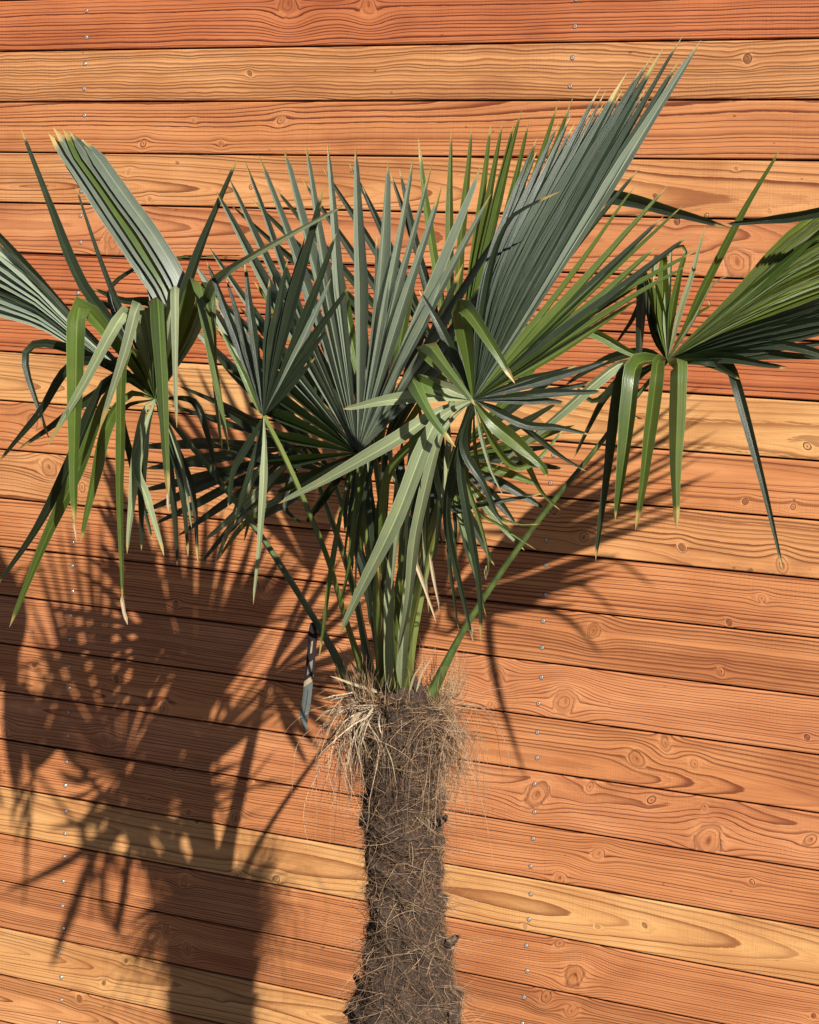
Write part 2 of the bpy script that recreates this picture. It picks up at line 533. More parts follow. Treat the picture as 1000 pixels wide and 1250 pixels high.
# ------------------------------------------------------------------ palm materials
def leaf_mat(name, top, under, trans, tipc, rough=0.42, mottled=0.25, thru=0.22):
    m, t, b = new_mat(name)
    uv = t.n('ShaderNodeUVMap', uv_map='uv').outputs[0]
    sp = t.n('ShaderNodeSeparateXYZ')
    t.put(sp.inputs[0], uv)
    ac, al = sp.outputs[0], sp.outputs[1]
    tc = t.n('ShaderNodeTexCoord').outputs['Object']
    oi = t.n('ShaderNodeObjectInfo').outputs['Random']
    geo = t.n('ShaderNodeNewGeometry').outputs['Backfacing']
    vein = t.noise(t.comb(t.m('MULTIPLY', ac, 13.0), t.m('MULTIPLY', al, 1.1), t.m('MULTIPLY', oi, 40.0)), 1.0, 3.0, 0.65)
    blot = t.noise(tc, 26.0, 4.0, 0.6)
    c = t.mix(geo, top, under)
    c = t.mix(t.m('MULTIPLY', t.sstep(vein, 0.36, 0.66), 0.75), c, tuple(x * 0.55 for x in top[:3]) + (1,))
    c = t.mix(t.m('MULTIPLY', t.sstep(blot, 0.45, 0.75), mottled), c, tuple(x * k for x, k in zip(under[:3], (1.5, 1.3, 0.9))) + (1,))
    hv = t.n('ShaderNodeHueSaturation')
    hv.inputs['Hue'].default_value = 0.5
    t.put(hv.inputs['Value'], t.m('ADD', 0.8, t.m('MULTIPLY', oi, 0.42)))
    t.put(hv.inputs['Hue'], t.m('ADD', 0.488, t.m('MULTIPLY', t.m('FRACT', t.m('MULTIPLY', oi, 7.7)), 0.024)))
    t.put(hv.inputs['Color'], c)
    c = hv.outputs[0]
    # pale midrib and margins
    rib = t.m('SUBTRACT', 1.0, t.sstep(t.m('ABSOLUTE', ac), 0.03, 0.12))
    c = t.mix(t.m('MULTIPLY', rib, 0.5), c, tuple(min(1, x * 2.2) for x in top[:3]) + (1,))
    edge = t.sstep(t.m('ABSOLUTE', ac), 0.93, 0.99)
    c = t.mix(t.m('MULTIPLY', edge, 0.6), c, tuple(min(1, x * 2.3 + .05) for x in under[:3]) + (1,))
    # dried tips
    tipn = t.m('ADD', al, t.m('MULTIPLY', t.m('SUBTRACT', blot, 0.5), 0.05))
    tipn = t.m('ADD', tipn, t.m('MULTIPLY', t.sstep(t.m('FRACT', t.m('MULTIPLY', oi, 13.3)), 0.72, 1.0), 0.05))
    tipf = t.sstep(t.m('ADD', tipn, t.m('MULTIPLY', oi, 0.02)), 0.955, 0.985)
    c = t.mix(t.m('MULTIPLY', tipf, 0.85), c, tipc)
    t.put(b.inputs['Base Color'], c)
    b.inputs['Specular IOR Level'].default_value = 0.6
    t.put(b.inputs['Roughness'], t.m('ADD', rough - 0.06, t.m('MULTIPLY', vein, 0.16)))
    bp = t.n('ShaderNodeBump')
    bp.inputs['Strength'].default_value = 0.8
    bp.inputs['Distance'].default_value = 0.0008
    t.put(bp.inputs['Height'], vein)
    t.put(b.inputs['Normal'], bp.outputs[0])
    tr = t.n('ShaderNodeBsdfTranslucent')
    t.put(tr.inputs['Color'], t.mix(0.5, c, trans))
    mx = t.n('ShaderNodeMixShader')
    mx.inputs[0].default_value = thru
    out = m.node_tree.nodes['Material Output']
    m.node_tree.links.new(b.outputs[0], mx.inputs[1])
    m.node_tree.links.new(tr.outputs[0], mx.inputs[2])
    m.node_tree.links.new(mx.outputs[0], out.inputs['Surface'])
    return m


TIP = (0.42, 0.30, 0.10, 1)
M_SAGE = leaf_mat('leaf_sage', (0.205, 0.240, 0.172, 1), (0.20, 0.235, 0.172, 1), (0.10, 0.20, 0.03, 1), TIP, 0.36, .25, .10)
M_GREY_SHADE = leaf_mat('leaf_grey_shade', (0.034, 0.050, 0.026, 1), (0.042, 0.056, 0.034, 1), (0.08, 0.14, 0.03, 1), TIP, 0.42, .25, .10)  # darker sage for the leaning bundle; its shade away from the sun is painted
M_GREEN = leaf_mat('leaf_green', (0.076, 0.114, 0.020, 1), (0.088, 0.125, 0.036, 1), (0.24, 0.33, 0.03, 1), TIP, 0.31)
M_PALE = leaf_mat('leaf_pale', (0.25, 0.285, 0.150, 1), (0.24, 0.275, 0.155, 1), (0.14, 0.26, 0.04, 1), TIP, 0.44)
M_DEEP_SHADE = leaf_mat('leaf_deep_shade', (0.022, 0.032, 0.014, 1), (0.032, 0.044, 0.024, 1), (0.08, 0.16, 0.02, 1), TIP, 0.36)  # near-black green; also paints shade onto inner and lower segments
M_DRY = leaf_mat('leaf_dry', (0.46, 0.36, 0.22, 1), (0.48, 0.40, 0.28, 1), (0.40, 0.28, 0.12, 1), (0.5, 0.42, 0.3, 1), 0.6)
M_LIME = leaf_mat('leaf_lime', (0.175, 0.225, 0.045, 1), (0.17, 0.22, 0.06, 1), (0.28, 0.36, 0.04, 1), TIP, 0.33)
M_ASH = leaf_mat('leaf_ash', (0.115, 0.140, 0.096, 1), (0.115, 0.138, 0.10, 1), (0.10, 0.18, 0.03, 1), TIP, 0.40, .35, .12)
MATS = {'l': M_LIME, 'h': M_ASH, 's': M_SAGE, 'b': M_GREY_SHADE, 'g': M_GREEN, 'p': M_PALE, 'd': M_DEEP_SHADE, 'y': M_DRY}

m, t, b = new_mat('petiole')
tc = t.n('ShaderNodeTexCoord').outputs['Object']
f = t.noise(tc, 60.0, 4.0, 0.6)
f2 = t.noise(tc, 9.0, 2.0, 0.5)
c = t.mix(t.sstep(f2, 0.3, 0.7), (0.060, 0.086, 0.014, 1), (0.125, 0.150, 0.032, 1))
c = t.mix(t.m('MULTIPLY', t.sstep(f, 0.55, 0.8), 0.5), c, (0.16, 0.12, 0.05, 1))
t.put(b.inputs['Base Color'], c)
b.inputs['Roughness'].default_value = 0.42
M_PET = m
M_PET_SHADED = simple_mat('petiole_shaded', (0.052, 0.078, 0.016, 1), 0.45, noise_scale=30.0, amount=.45, bump=.001)  # darker copy of the stalk green; stands in for shade cast on stalks


def spline(pts, n):
    """centripetal-ish Catmull-Rom through Vectors, n samples evenly spaced in arc length"""
    P = [Vector(p) for p in pts]
    if len(P) == 2:
        return [P[0].lerp(P[1], i / (n - 1)) for i in range(n)]
    Q = [P[0] * 2 - P[1]] + P + [P[-1] * 2 - P[-2]]
    dense = []
    for k in range(1, len(Q) - 2):
        p0, p1, p2, p3 = Q[k - 1], Q[k], Q[k + 1], Q[k + 2]
        L1 = max((p2 - p1).length, 1e-6)
        a = (p2 - p0) * (L1 / max((p1 - p0).length + L1, 1e-6))
        c_ = (p3 - p1) * (L1 / max((p3 - p2).length + L1, 1e-6))
        for i in range(24):
            s = i / 24
            h1, h2 = 2 * s**3 - 3 * s**2 + 1, -2 * s**3 + 3 * s**2
            h3, h4 = s**3 - 2 * s**2 + s, s**3 - s**2
            dense.append(p1 * h1 + p2 * h2 + a * h3 + c_ * h4)
    dense.append(P[-1])
    cum = [0.0]
    for i in range(1, len(dense)):
        cum.append(cum[-1] + (dense[i] - dense[i - 1]).length)
    out, j = [], 0
    for i in range(n):
        L = cum[-1] * i / (n - 1)
        while j < len(cum) - 2 and cum[j + 1] < L:
            j += 1
        s = (L - cum[j]) / max(cum[j + 1] - cum[j], 1e-9)
        out.append(dense[j].lerp(dense[j + 1], min(1, max(0, s))))
    return out


def width_profile(s, fuse, tip):
    if s < fuse:
        return 0.10 + 0.90 * (s / fuse) ** 0.95
    k = (s - fuse) / (1 - fuse)
    if k < tip:
        return 1.0 - 0.05 * k / max(tip, 1e-3)
    q = (k - tip) / (1 - tip)
    if q < 0.86:
        return 0.95 - 0.60 * q / 0.86
    return max(0.02, 0.35 * (1 - ((q - 0.86) / 0.14) ** 1.4))


def px_size(p):
    """metres covered by one photo pixel at a world point"""
    v = p - CAM_POS
    return v.dot(_fw) / F_PX


PALM = None


def leaf_segment(parent, pts, wpx, mat, fold=0.9, fuse=0.45, tip=0.25, twist=0.0, roll=0.0, n=14, curl=0.0, asym=0.0):
    """one folded strip of a fan leaf: V cross-section, valley towards the viewer side"""
    C_ = spline(pts, n)
    verts, faces, uv = [], [], []
    ph, tw = random.uniform(0, 50), random.gauss(0, .16)
    for i, p in enumerate(C_):
        a = C_[max(0, i - 1)]
        c_ = C_[min(n - 1, i + 1)]
        tg = (c_ - a).normalized()
        to = (CAM_POS - p).normalized()
        side = tg.cross(to)
        if side.length < 0.15:
            side = tg.cross(Vector((0.3, -0.5, 0.8)))
        side.normalize()
        if i and side.dot(prev) < 0:      # folded over: the left edge stays on the left
            side = -side
        prev = side.copy()
        nor = side.cross(tg).normalized()
        s = i / (n - 1)
        ang = roll + (twist + tw) * s
        p = p + side * (px_size(p) * 2.2 * s * mnoise.noise(Vector((s * 3.2, ph, 0))))
        R_ = Matrix.Rotation(ang, 3, tg)
        side, nor = R_ @ side, R_ @ nor
        hw = 0.5 * wpx * px_size(p) * width_profile(s, fuse, tip) * (1 + .12 * mnoise.noise(Vector((s * 6.0, ph, 9))))
        fd = fold * (1.0 - 0.35 * s) + curl * s
        for sgn in (-1, 1):
            for q in (0.0, 0.5, 1.0):
                bow = 0.10 * math.sin(math.pi * q)
                hq = hw * (1 + sgn * asym)
                verts.append(p + side * (sgn * hq * q) + nor * (hq * (q * fd - bow * 0.4)))
                uv.append((sgn * q, s))
    for i in range(n - 1):
        for h in (0, 3):
            for q in (0, 1):
                a, b_ = i * 6 + h + q, i * 6 + h + q + 1
                c_, d_ = (i + 1) * 6 + h + q + 1, (i + 1) * 6 + h + q
                faces.append((a, b_, c_, d_) if h == 3 else (b_, a, d_, c_))
    return mesh_obj('leaf_segment', verts, faces, MATS[mat], parent, True, uv)


def tube_data(C_, radii, nseg=8, flat=1.0, up=None):
    verts, faces = [], []
    n = len(C_)
    for i, p in enumerate(C_):
        tg = (C_[min(n - 1, i + 1)] - C_[max(0, i - 1)]).normalized()
        to = (CAM_POS - p).normalized()
        side = tg.cross(to).normalized()
        nor = side.cross(tg)
        for k in range(nseg):
            a = 2 * math.pi * k / nseg
            verts.append(p + side * (radii[i] * math.cos(a)) + nor * (radii[i] * flat * math.sin(a)))
    for i in range(n - 1):
        for k in range(nseg):
            k2 = (k + 1) % nseg
            faces.append((i * nseg + k, i * nseg + k2, (i + 1) * nseg + k2, (i + 1) * nseg + k))
    faces.append(tuple(range(nseg - 1, -1, -1)))
    faces.append(tuple((n - 1) * nseg + k for k in range(nseg)))
    return verts, faces


def petiole(pts, w0, w1, label=None, mat=None):
    C_ = spline([at(*p) for p in pts], 22)
    rad = [0.5 * px_size(p) * (w0 + (w1 - w0) * i / 21) for i, p in enumerate(C_)]
    for k_, f_ in enumerate((2.0, 1.75, 1.45, 1.2, 1.08)):
        rad[k_] *= f_
    vs, fs = tube_data(C_, rad, 6, 0.62)
    # the hastula: a small raised crest where the blade begins
    o = mesh_obj('fan_leaf', vs, fs, mat or M_PET, PALM, smooth=False)
    if label:
        o['label'] = label
    return o


def fan(parent, hub, tips, mat, wscale=1.0, fuse=0.5, fold=1.1, tip=0.2, bow=0.0, jitter=0.0, roll0=0.0, asym=0.0):
    """segments from the hub to each tip (x, y, d); the widths follow the spacing of neighbours"""
    hp = at(*hub)
    ang = [math.hypot(tp[0] - hub[0], tp[1] - hub[1]) for tp in tips]
    for i, tp in enumerate(tips):
        a, c_ = tips[max(0, i - 1)], tips[min(len(tips) - 1, i + 1)]
        k = 2 if 0 < i < len(tips) - 1 else 1
        a1 = math.atan2(a[1] - hub[1], a[0] - hub[0])
        a2 = math.atan2(c_[1] - hub[1], c_[0] - hub[0])
        da = abs((a2 - a1 + math.pi) % (2 * math.pi) - math.pi) / k
        w = min(26, max(5, da * ang[i] * fuse * 1.12)) * wscale
        if len(tp) > 3 and tp[3]:
            w = tp[3]
        mt = tp[4] if len(tp) > 4 else mat
        mx, my = (hub[0] + tp[0]) / 2, (hub[1] + tp[1]) / 2
        px, py = -(tp[1] - hub[1]), tp[0] - hub[0]
        jb = random.uniform(-jitter, jitter)
        mid = at(mx + px * jb, my + py * jb, (hub[2] + tp[2]) / 2 + bow)
        leaf_segment(parent, [hp, mid, at(*tp[:3])], w, mt, fold * random.uniform(.85, 1.1), fuse, tip,
                     roll=roll0 + random.uniform(-.14, .14), asym=asym)


def S(parent, pts, w, mat, **kw):
    return leaf_segment(parent, [at(*p) for p in pts], w, mat, **kw)


# ------------------------------------------------------------------ palm: root, trunk
DT = 0.69
base = at(492, 1250, DT)
axis_top = at(487, 862, DT)
PALM = bpy.data.objects.new('palm_tree', None)
COL.objects.link(PALM)
PALM.location = (base.x + .01, base.y, 0)
PALM['label'] = 'fan palm with fibrous brown trunk and spreading green leaves before the plank wall'
PALM['category'] = 'palm tree'

# trunk outline from the photograph: y, left x, right x
TR = [(812, 484, 500), (822, 477, 507), (834, 470, 516), (846, 459, 527), (856, 446, 540), (872, 440, 546), (900, 439, 546), (940, 441, 545), (980, 441, 544), (1010, 440, 545), (1040, 443, 540),
      (1080, 446, 543), (1110, 446, 546), (1140, 446, 549), (1170, 440, 553), (1200, 434, 560), (1225, 426, 566), (1250, 419, 570)]
rings = []
for (y, xl, xr) in TR:
    a, c_ = at(xl, y, DT), at(xr, y, DT)
    mid = at((xl + xr) / 2, y, DT)
    rings.append((mid, 0.5 * (xr - xl) * px_size(mid)))
zz = [rr[0].z for rr in rings]
last, lr = rings[-1]
for z, dr in ((last.z * .75, .004), (last.z * .5, .010), (last.z * .25, .016), (0.05, .024), (-0.03, .03)):
    rings.append((Vector((last.x + .004 * (last.z - z), last.y, z)), lr + dr))


def trunk_at(z):
    for i in range(len(rings) - 1):
        if rings[i + 1][0].z <= z <= rings[i][0].z:
            s = (rings[i][0].z - z) / (rings[i][0].z - rings[i + 1][0].z)
            return rings[i][0].lerp(rings[i + 1][0], s), rings[i][1] * (1 - s) + rings[i + 1][1] * s
    return (rings[0][0], rings[0][1]) if z > rings[0][0].z else (rings[-1][0], rings[-1][1])


def trunk_surf(a, z):
    c_, r_ = trunk_at(z)
    nz = mnoise.fractal(Vector((math.cos(a) * 1.8, math.sin(a) * 1.8, z * 11.0)), 0.9, 2.1, 4)
    n2 = mnoise.noise(Vector((math.cos(a) * 1.1, math.sin(a) * 1.1, z * 5.0)))
    h = (z * 10.5 + a / math.pi + .45 * n2) % 1.0          # each old leaf base flares towards its ragged top edge
    h2 = (z * 10.5 * 1.02 - a * 1.5 / math.pi + .4 * nz) % 1.0
    flare = .15 * h * h + .06 * h2 ** 3
    return c_, r_ * (0.83 + flare + 0.11 * nz)


ZT, ZB = rings[0][0].z, -0.02
NZ, NA = 260, 72
vs, fs = [], []
for i in range(NZ):
    z = ZT + (ZB - ZT) * i / (NZ - 1)
    for k in range(NA):
        a = 2 * math.pi * k / NA
        c_, rr = trunk_surf(a, z)
        vs.append((c_.x + rr * math.cos(a), c_.y + rr * math.sin(a), z))
for i in range(NZ - 1):
    for k in range(NA):
        k2 = (k + 1) % NA
        fs.append((i * NA + k, i * NA + k2, (i + 1) * NA + k2, (i + 1) * NA + k))
fs.append(tuple(range(NA)))
m, t, b = new_mat('trunk_fibre_mat')
tc = t.n('ShaderNodeTexCoord').outputs['Object']
mp_ = t.n('ShaderNodeMapping')
mp_.inputs['Scale'].default_value = (1.0, 1.0, 0.35)
t.put(mp_.inputs['Vector'], tc)
tc = mp_.outputs[0]
w1 = t.noise(tc, 110.0, 6.0, 0.75)
w2 = t.noise(tc, 420.0, 3.0, 0.6)
c = t.mix(t.sstep(w1, 0.35, 0.68), (0.010, 0.006, 0.004, 1), (0.078, 0.044, 0.025, 1))
c = t.mix(t.m('MULTIPLY', t.sstep(w2, 0.55, 0.75), 0.6), c, (0.16, 0.10, 0.058, 1))
t.put(b.inputs['Base Color'], c)
b.inputs['Roughness'].default_value = 0.9
bp = t.n('ShaderNodeBump')
bp.inputs['Distance'].default_value = 0.006
t.put(bp.inputs['Height'], t.m('ADD', w1, t.m('MULTIPLY', w2, 0.5)))
t.put(b.inputs['Normal'], bp.outputs[0])
trunk = mesh_obj('trunk', vs, fs, m, PALM)


# fibres: thin ribbons, thousands, joined
def fibre_mat(name, col):
    m, t, b = new_mat(name)
    tc = t.n('ShaderNodeTexCoord').outputs['Object']
    f = t.noise(tc, 180.0, 2.0, 0.6)
    t.put(b.inputs['Base Color'], t.mix(t.sstep(f, 0.3, 0.7), tuple(c * 0.55 for c in col) + (1,), tuple(min(1, c * 1.35) for c in col) + (1,)))
    b.inputs['Roughness'].default_value = 0.75
    b.inputs['Specular IOR Level'].default_value = 0.25
    return m


def ribbons(name, paths, widths, mat):
    """paths: (N, K, 3) array"""
    N, K, _ = paths.shape
    tg = np.gradient(paths, axis=1)
    tg /= np.linalg.norm(tg, axis=2, keepdims=True) + 1e-9
    to = np.array(CAM_POS)[None, None, :] - paths
    rnd = rng.normal(size=(N, 1, 3)) * 2.5
    side = np.cross(tg, to + rnd)
    side /= np.linalg.norm(side, axis=2, keepdims=True) + 1e-9
    tap = (1 - np.linspace(0, 1, K) ** 2 * 0.8)[None, :, None] * widths[:, None, None] * 0.5
    v = np.empty((N, K, 2, 3))
    v[:, :, 0] = paths - side * tap
    v[:, :, 1] = paths + side * tap
    idx = np.arange(N * K * 2).reshape(N, K, 2)
    f = np.stack([idx[:, :-1, 0], idx[:, :-1, 1], idx[:, 1:, 1], idx[:, 1:, 0]], axis=-1).reshape(-1, 4)
    me = bpy.data.meshes.new(name)
    nv, nf = N * K * 2, len(f)
    me.vertices.add(nv)
    me.vertices.foreach_set('co', v.astype(np.float32).ravel())
    me.loops.add(nf * 4)
    me.loops.foreach_set('vertex_index', f.astype(np.int32).ravel())
    me.polygons.add(nf)
    me.polygons.foreach_set('loop_start', np.arange(0, nf * 4, 4, dtype=np.int32))
    me.polygons.foreach_set('use_smooth', np.ones(nf, dtype=bool))
    me.update()
    me.validate()
    me.materials.append(mat)
    o = bpy.data.objects.new(name, me)
    COL.objects.link(o)
    o.parent = PALM
    o.matrix_parent_inverse = Matrix.Translation(-PALM.location)
    o['kind'] = 'stuff'
    return o


def hugging_fibres(N, K, lmin, lmax, zlo, zhi, lift, down):
    P = np.empty((N, K, 3))
    W = np.empty(N)
    for i in range(N):
        z = random.uniform(zlo, zhi)
        a = random.uniform(0, 2 * math.pi)
        L = random.uniform(lmin, lmax)
        dirz = -abs(random.gauss(0.5, 0.6)) * down + random.gauss(0, 0.45)
        dira = random.gauss(0, 1.0)
        nn = math.hypot(dirz, dira)
        dirz, dira = dirz / nn, dira / nn
        off = random.uniform(-0.004, 0.004)
        lf = abs(random.gauss(0, lift))
        curl = random.gauss(0, 14.0)
        th = math.atan2(dirz, dira)
        for k in range(K):
            c_, r_ = trunk_surf(a, z)
            s = k / (K - 1)
            rr = r_ + .002 + off * .7 + lf * s * s * L * 6
            P[i, k] = (c_.x + rr * math.cos(a), c_.y + rr * math.sin(a), z)
            th += curl * L / K
            a += math.cos(th) * L / K / max(r_, .02)
            z += math.sin(th) * L / K
        W[i] = random.uniform(0.0005, 0.0012)
    return P, W


ztop = at(487, 858, DT).z
P, W = hugging_fibres(11000, 7, .02, .055, 0.0, ztop + .035, .05, .5)
ribbons('trunk_fibre', P, W, fibre_mat('fibre_dark', (0.105, 0.060, 0.033)))
P, W = hugging_fibres(3400, 7, .03, .08, 0.0, ztop, .10, .5)
ribbons('trunk_fibre', P, W * 1.1, fibre_mat('fibre_mid', (0.200, 0.125, 0.072)))
P, W = hugging_fibres(1000, 8, .03, .085, 0.0, ztop, .16, .4)
ribbons('trunk_fibre', P, W * 0.8, fibre_mat('fibre_loose', (0.381, 0.255, 0.143)))


def skirt(N, K, spread, lmin, lmax, wlo, whi, zj, a_mid=None, a_sd=1.0, wig_sd=2.2, up=(-0.3, 0.8)):
    P = np.empty((N, K, 3))
    W = np.empty(N)
    clump = [random.uniform(0, 2 * math.pi) for _ in range(max(12, N // 10))]
    for i in range(N):
        a = random.choice(clump) + random.gauss(0, .16)
        if a_mid is not None:
            a = a_mid + (a % (2 * math.pi) - math.pi) / math.pi * a_sd + random.gauss(0, .12)
        c_, r_ = trunk_at(ztop - random.uniform(0.0, zj))
        L = random.uniform(lmin, lmax)
        out = spread * random.uniform(.3, 1.0)
        p = Vector((c_.x + r_ * .9 * math.cos(a), c_.y + r_ * .9 * math.sin(a), c_.z + random.uniform(-.006, .014)))
        el = random.uniform(*up)
        az = a + random.gauss(0, .6)
        bend = random.uniform(1.0, 2.4) / max(.3, out)
        stop = -random.uniform(1.0, 1.55)
        wig = random.gauss(0, wig_sd)
        for k in range(K):
            P[i, k] = p
            st = L / (K - 1)
            p = p + Vector((math.cos(az) * math.cos(el), math.sin(az) * math.cos(el), math.sin(el))) * st
            el = max(stop, el - bend * st * 9) + random.gauss(0, .07)
            az += wig * st * 6 + random.gauss(0, .16)
        W[i] = random.uniform(wlo, whi)
    return P, W


LEFT = math.radians(208)           # towards the label side and the viewer
P, W = skirt(130, 15, 1.7, .10, .32, .0008, .0020, .07, LEFT, .85, 4.5)
ribbons('fibre_skirt', P, W, fibre_mat('fibre_straw', (0.285, 0.190, 0.112)))
P, W = skirt(26, 14, 1.35, .10, .22, .0016, .0034, .02, LEFT + .25, .8, 2.5)
ribbons('fibre_skirt', P, W, fibre_mat('fibre_pale', (0.37, 0.285, 0.19)))
P, W = skirt(190, 15, 1.5, .10, .30, .0006, .0016, .08, math.radians(5), .95, 4.5)
ribbons('fibre_skirt', P, W, fibre_mat('fibre_tawny', (0.240, 0.152, 0.086)))
P, W = skirt(420, 10, .4, .05, .13, .0005, .0011, .10)
ribbons('fibre_skirt', P, W, fibre_mat('fibre_brown', (0.105, 0.064, 0.036)))
# upright hairs among the leaf stalks
P, W = skirt(420, 8, .6, .04, .13, .0006, .0015, .0)
P[:, :, 2] = 2 * P[:, :1, 2] - P[:, :, 2] + .012
ribbons('crown_fibre', P, W, fibre_mat('fibre_crown', (0.291, 0.185, 0.098)))

# cut stubs of old leaf stalks on the trunk
stub_m = simple_mat('stub', (0.115, 0.075, 0.047, 1), 0.85, noise_scale=90.0, amount=.5, bump=.003)
for (x, y, dx, dy, dd, w) in ((553, 1147, 10, -8, 0, 12), (541, 1001, 8, -6, .02, 11), (447, 1006, -9, -9, .02, 12), (440, 1200, -10, -12, .02, 13), (432, 1240, -14, -8, .02, 16), (558, 1236, 8, -10, .02, 12)):
    p0, p1 = at(x - dx * .8, y - dy * .8, DT + dd * .9), at(x + dx * .7, y + dy * .7, DT + dd + .012)
    C_ = [p0.lerp(p1, i / 4) for i in range(5)]
    r0 = .5 * w * px_size(p0)
    vs, fs = tube_data(C_, [r0 * 1.2, r0 * 1.05, r0 * .85, r0 * .5, r0 * .12], 7, 0.55)
    vs = [Vector(v) + Vector((random.gauss(0, .0028), random.gauss(0, .0028), random.gauss(0, .0028))) for v in vs]
    mesh_obj('leaf_stub', vs, fs, stub_m, PALM, smooth=False)

# ------------------------------------------------------------------ palm leaves
# --- leaf behind the big fan (fresh green tips above the grey-green fan)
hb = (556, 478, .47)
L = petiole([(482, 846, .63), (492, 720, .57), (520, 580, .51), hb], 12, 7)
tips = [(279, 247), (305, 240), (333, 226), (368, 217), (394, 203), (426, 198), (441, 226), (476, 210), (487, 206), (510, 168), (551, 159),
        (576, 154), (601, 150), (614, 147), (627, 148), (636, 134), (646, 146), (657, 168), (682, 122), (701, 116)]
fan(L, hb, [(x, y, .40 + .10 * (x - 300) / 400, 9.5 if x < 480 else 10.5, 'd' if x < 490 else 'g') for x, y in tips], 'g', fuse=.45, fold=1.0, tip=.4, jitter=.02)

# --- leaf right behind the big fan, showing between its segments
hm = (462, 566, .66)
L = petiole([(478, 846, .64), (474, 740, .65), (468, 650, .66), hm], 10, 7)
fan(L, hm, [(x, y + 30, .62, 13, 'dgdd'[k_ % 4]) for k_, (x, y) in enumerate([(292, 345), (310, 312), (332, 290), (356, 275), (382, 266), (408, 260), (434, 262), (460, 258), (486, 262), (512, 268), (540, 276), (566, 292), (590, 312), (604, 340)])], 'd', fuse=.5, fold=.9, tip=.35, jitter=.02)

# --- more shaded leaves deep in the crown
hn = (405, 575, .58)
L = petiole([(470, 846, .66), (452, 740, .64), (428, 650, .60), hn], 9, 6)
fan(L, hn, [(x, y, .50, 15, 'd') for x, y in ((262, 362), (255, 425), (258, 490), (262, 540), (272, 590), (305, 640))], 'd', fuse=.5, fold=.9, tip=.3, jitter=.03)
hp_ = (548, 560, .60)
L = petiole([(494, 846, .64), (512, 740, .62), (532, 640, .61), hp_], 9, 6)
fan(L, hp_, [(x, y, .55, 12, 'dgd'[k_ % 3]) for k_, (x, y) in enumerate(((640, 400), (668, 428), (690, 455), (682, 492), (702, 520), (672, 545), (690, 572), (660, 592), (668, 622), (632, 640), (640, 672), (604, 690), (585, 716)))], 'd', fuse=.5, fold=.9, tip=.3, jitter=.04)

# --- leaf spreading left behind: lit blades coloured pale, shaded ones near-black
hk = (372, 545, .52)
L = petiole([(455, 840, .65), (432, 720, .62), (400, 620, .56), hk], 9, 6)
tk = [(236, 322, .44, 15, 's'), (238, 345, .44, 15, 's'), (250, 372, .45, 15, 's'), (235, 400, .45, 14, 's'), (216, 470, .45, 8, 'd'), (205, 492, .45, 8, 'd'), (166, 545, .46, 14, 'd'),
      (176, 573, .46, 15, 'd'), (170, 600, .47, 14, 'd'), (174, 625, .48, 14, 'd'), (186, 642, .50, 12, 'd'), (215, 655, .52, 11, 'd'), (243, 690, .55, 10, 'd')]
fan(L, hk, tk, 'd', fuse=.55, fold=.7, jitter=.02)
for pts, w, mt in (([hk, (330, 560, .56), (300, 600, .58), (262, 692, .58)], 9, 'p'),
                   ([hk, (340, 575, .57), (290, 625, .6), (247, 661, .6)], 11, 'p'),
                   ([hk, (350, 600, .57), (300, 640, .6), (262, 690, .6)], 9, 'g'),
                   ([hk, (345, 605, .58), (310, 622, .6), (272, 652, .6)], 9, 'p'),
                   ([hk, (330, 590, .57), (310, 620, .58), (298, 662, .58)], 8, 'g'),
                   ([hk, (352, 590, .57), (348, 620, .58), (372, 640, .58)], 8, 'd'),
                   ([hk, (340, 560, .56), (290, 548, .56), (262, 545, .56)], 7, 'd')):
    S(L, pts, w, mt, fold=.7, roll=random.uniform(-.5, .5))

# --- the big grey-green fan facing the viewer
ha = (437, 553, 0.91)
L = petiole([(469, 846, .67), (460, 740, 0.83), (447, 640, 0.88), ha], 14, 10)
ta = [(372, 640, 0.91, 12, 'd'), (338, 604, 0.91, 13, 'd'), (322, 565, 0.90, 14, 'd'), (318, 528, 0.89, 14, 'd'), (300, 492, 0.88, 15, 'd'), (278, 450, 0.87, 14, 'd'), (262, 402, 0.86, 14, 'd'), (256, 352, 0.85, 13), (255, 300, 0.85, 13),  # low left segments take the near-black colour as painted shade
      (264, 233, 0.84), (279, 214, 0.83), (299, 195, 0.83), (315, 189, 0.83), (346, 181, 0.83), (372, 177, 0.83), (400, 176, 0.83), (434, 180, 0.83), (474, 198, 0.83),
      (505, 193, 0.84), (529, 196, 0.84), (540, 226, 0.85, 15), (587, 200, 0.86, 15), (600, 236, 0.87, 15), (622, 262, 0.88, 14), (630, 300, 0.89, 13), (620, 350, 0.91, 12)]
fan(L, ha, ta, 's', wscale=.86, fuse=.52, fold=2.8, tip=.05, bow=.015, jitter=.012, asym=.25)
for pts, w, mt in (([ha, (424, 590, 0.94), (404, 700, 0.95), (389, 806, 0.93)], 7, 'g'),
                   ([ha, (436, 600, 0.95), (430, 660, 0.96), (417, 735, 0.95)], 8, 'g'),
                   ([ha, (428, 640, 0.95), (446, 700, 0.94), (452, 770, 0.91)], 9, 'd')):
    S(L, pts, w, mt, fold=.7)

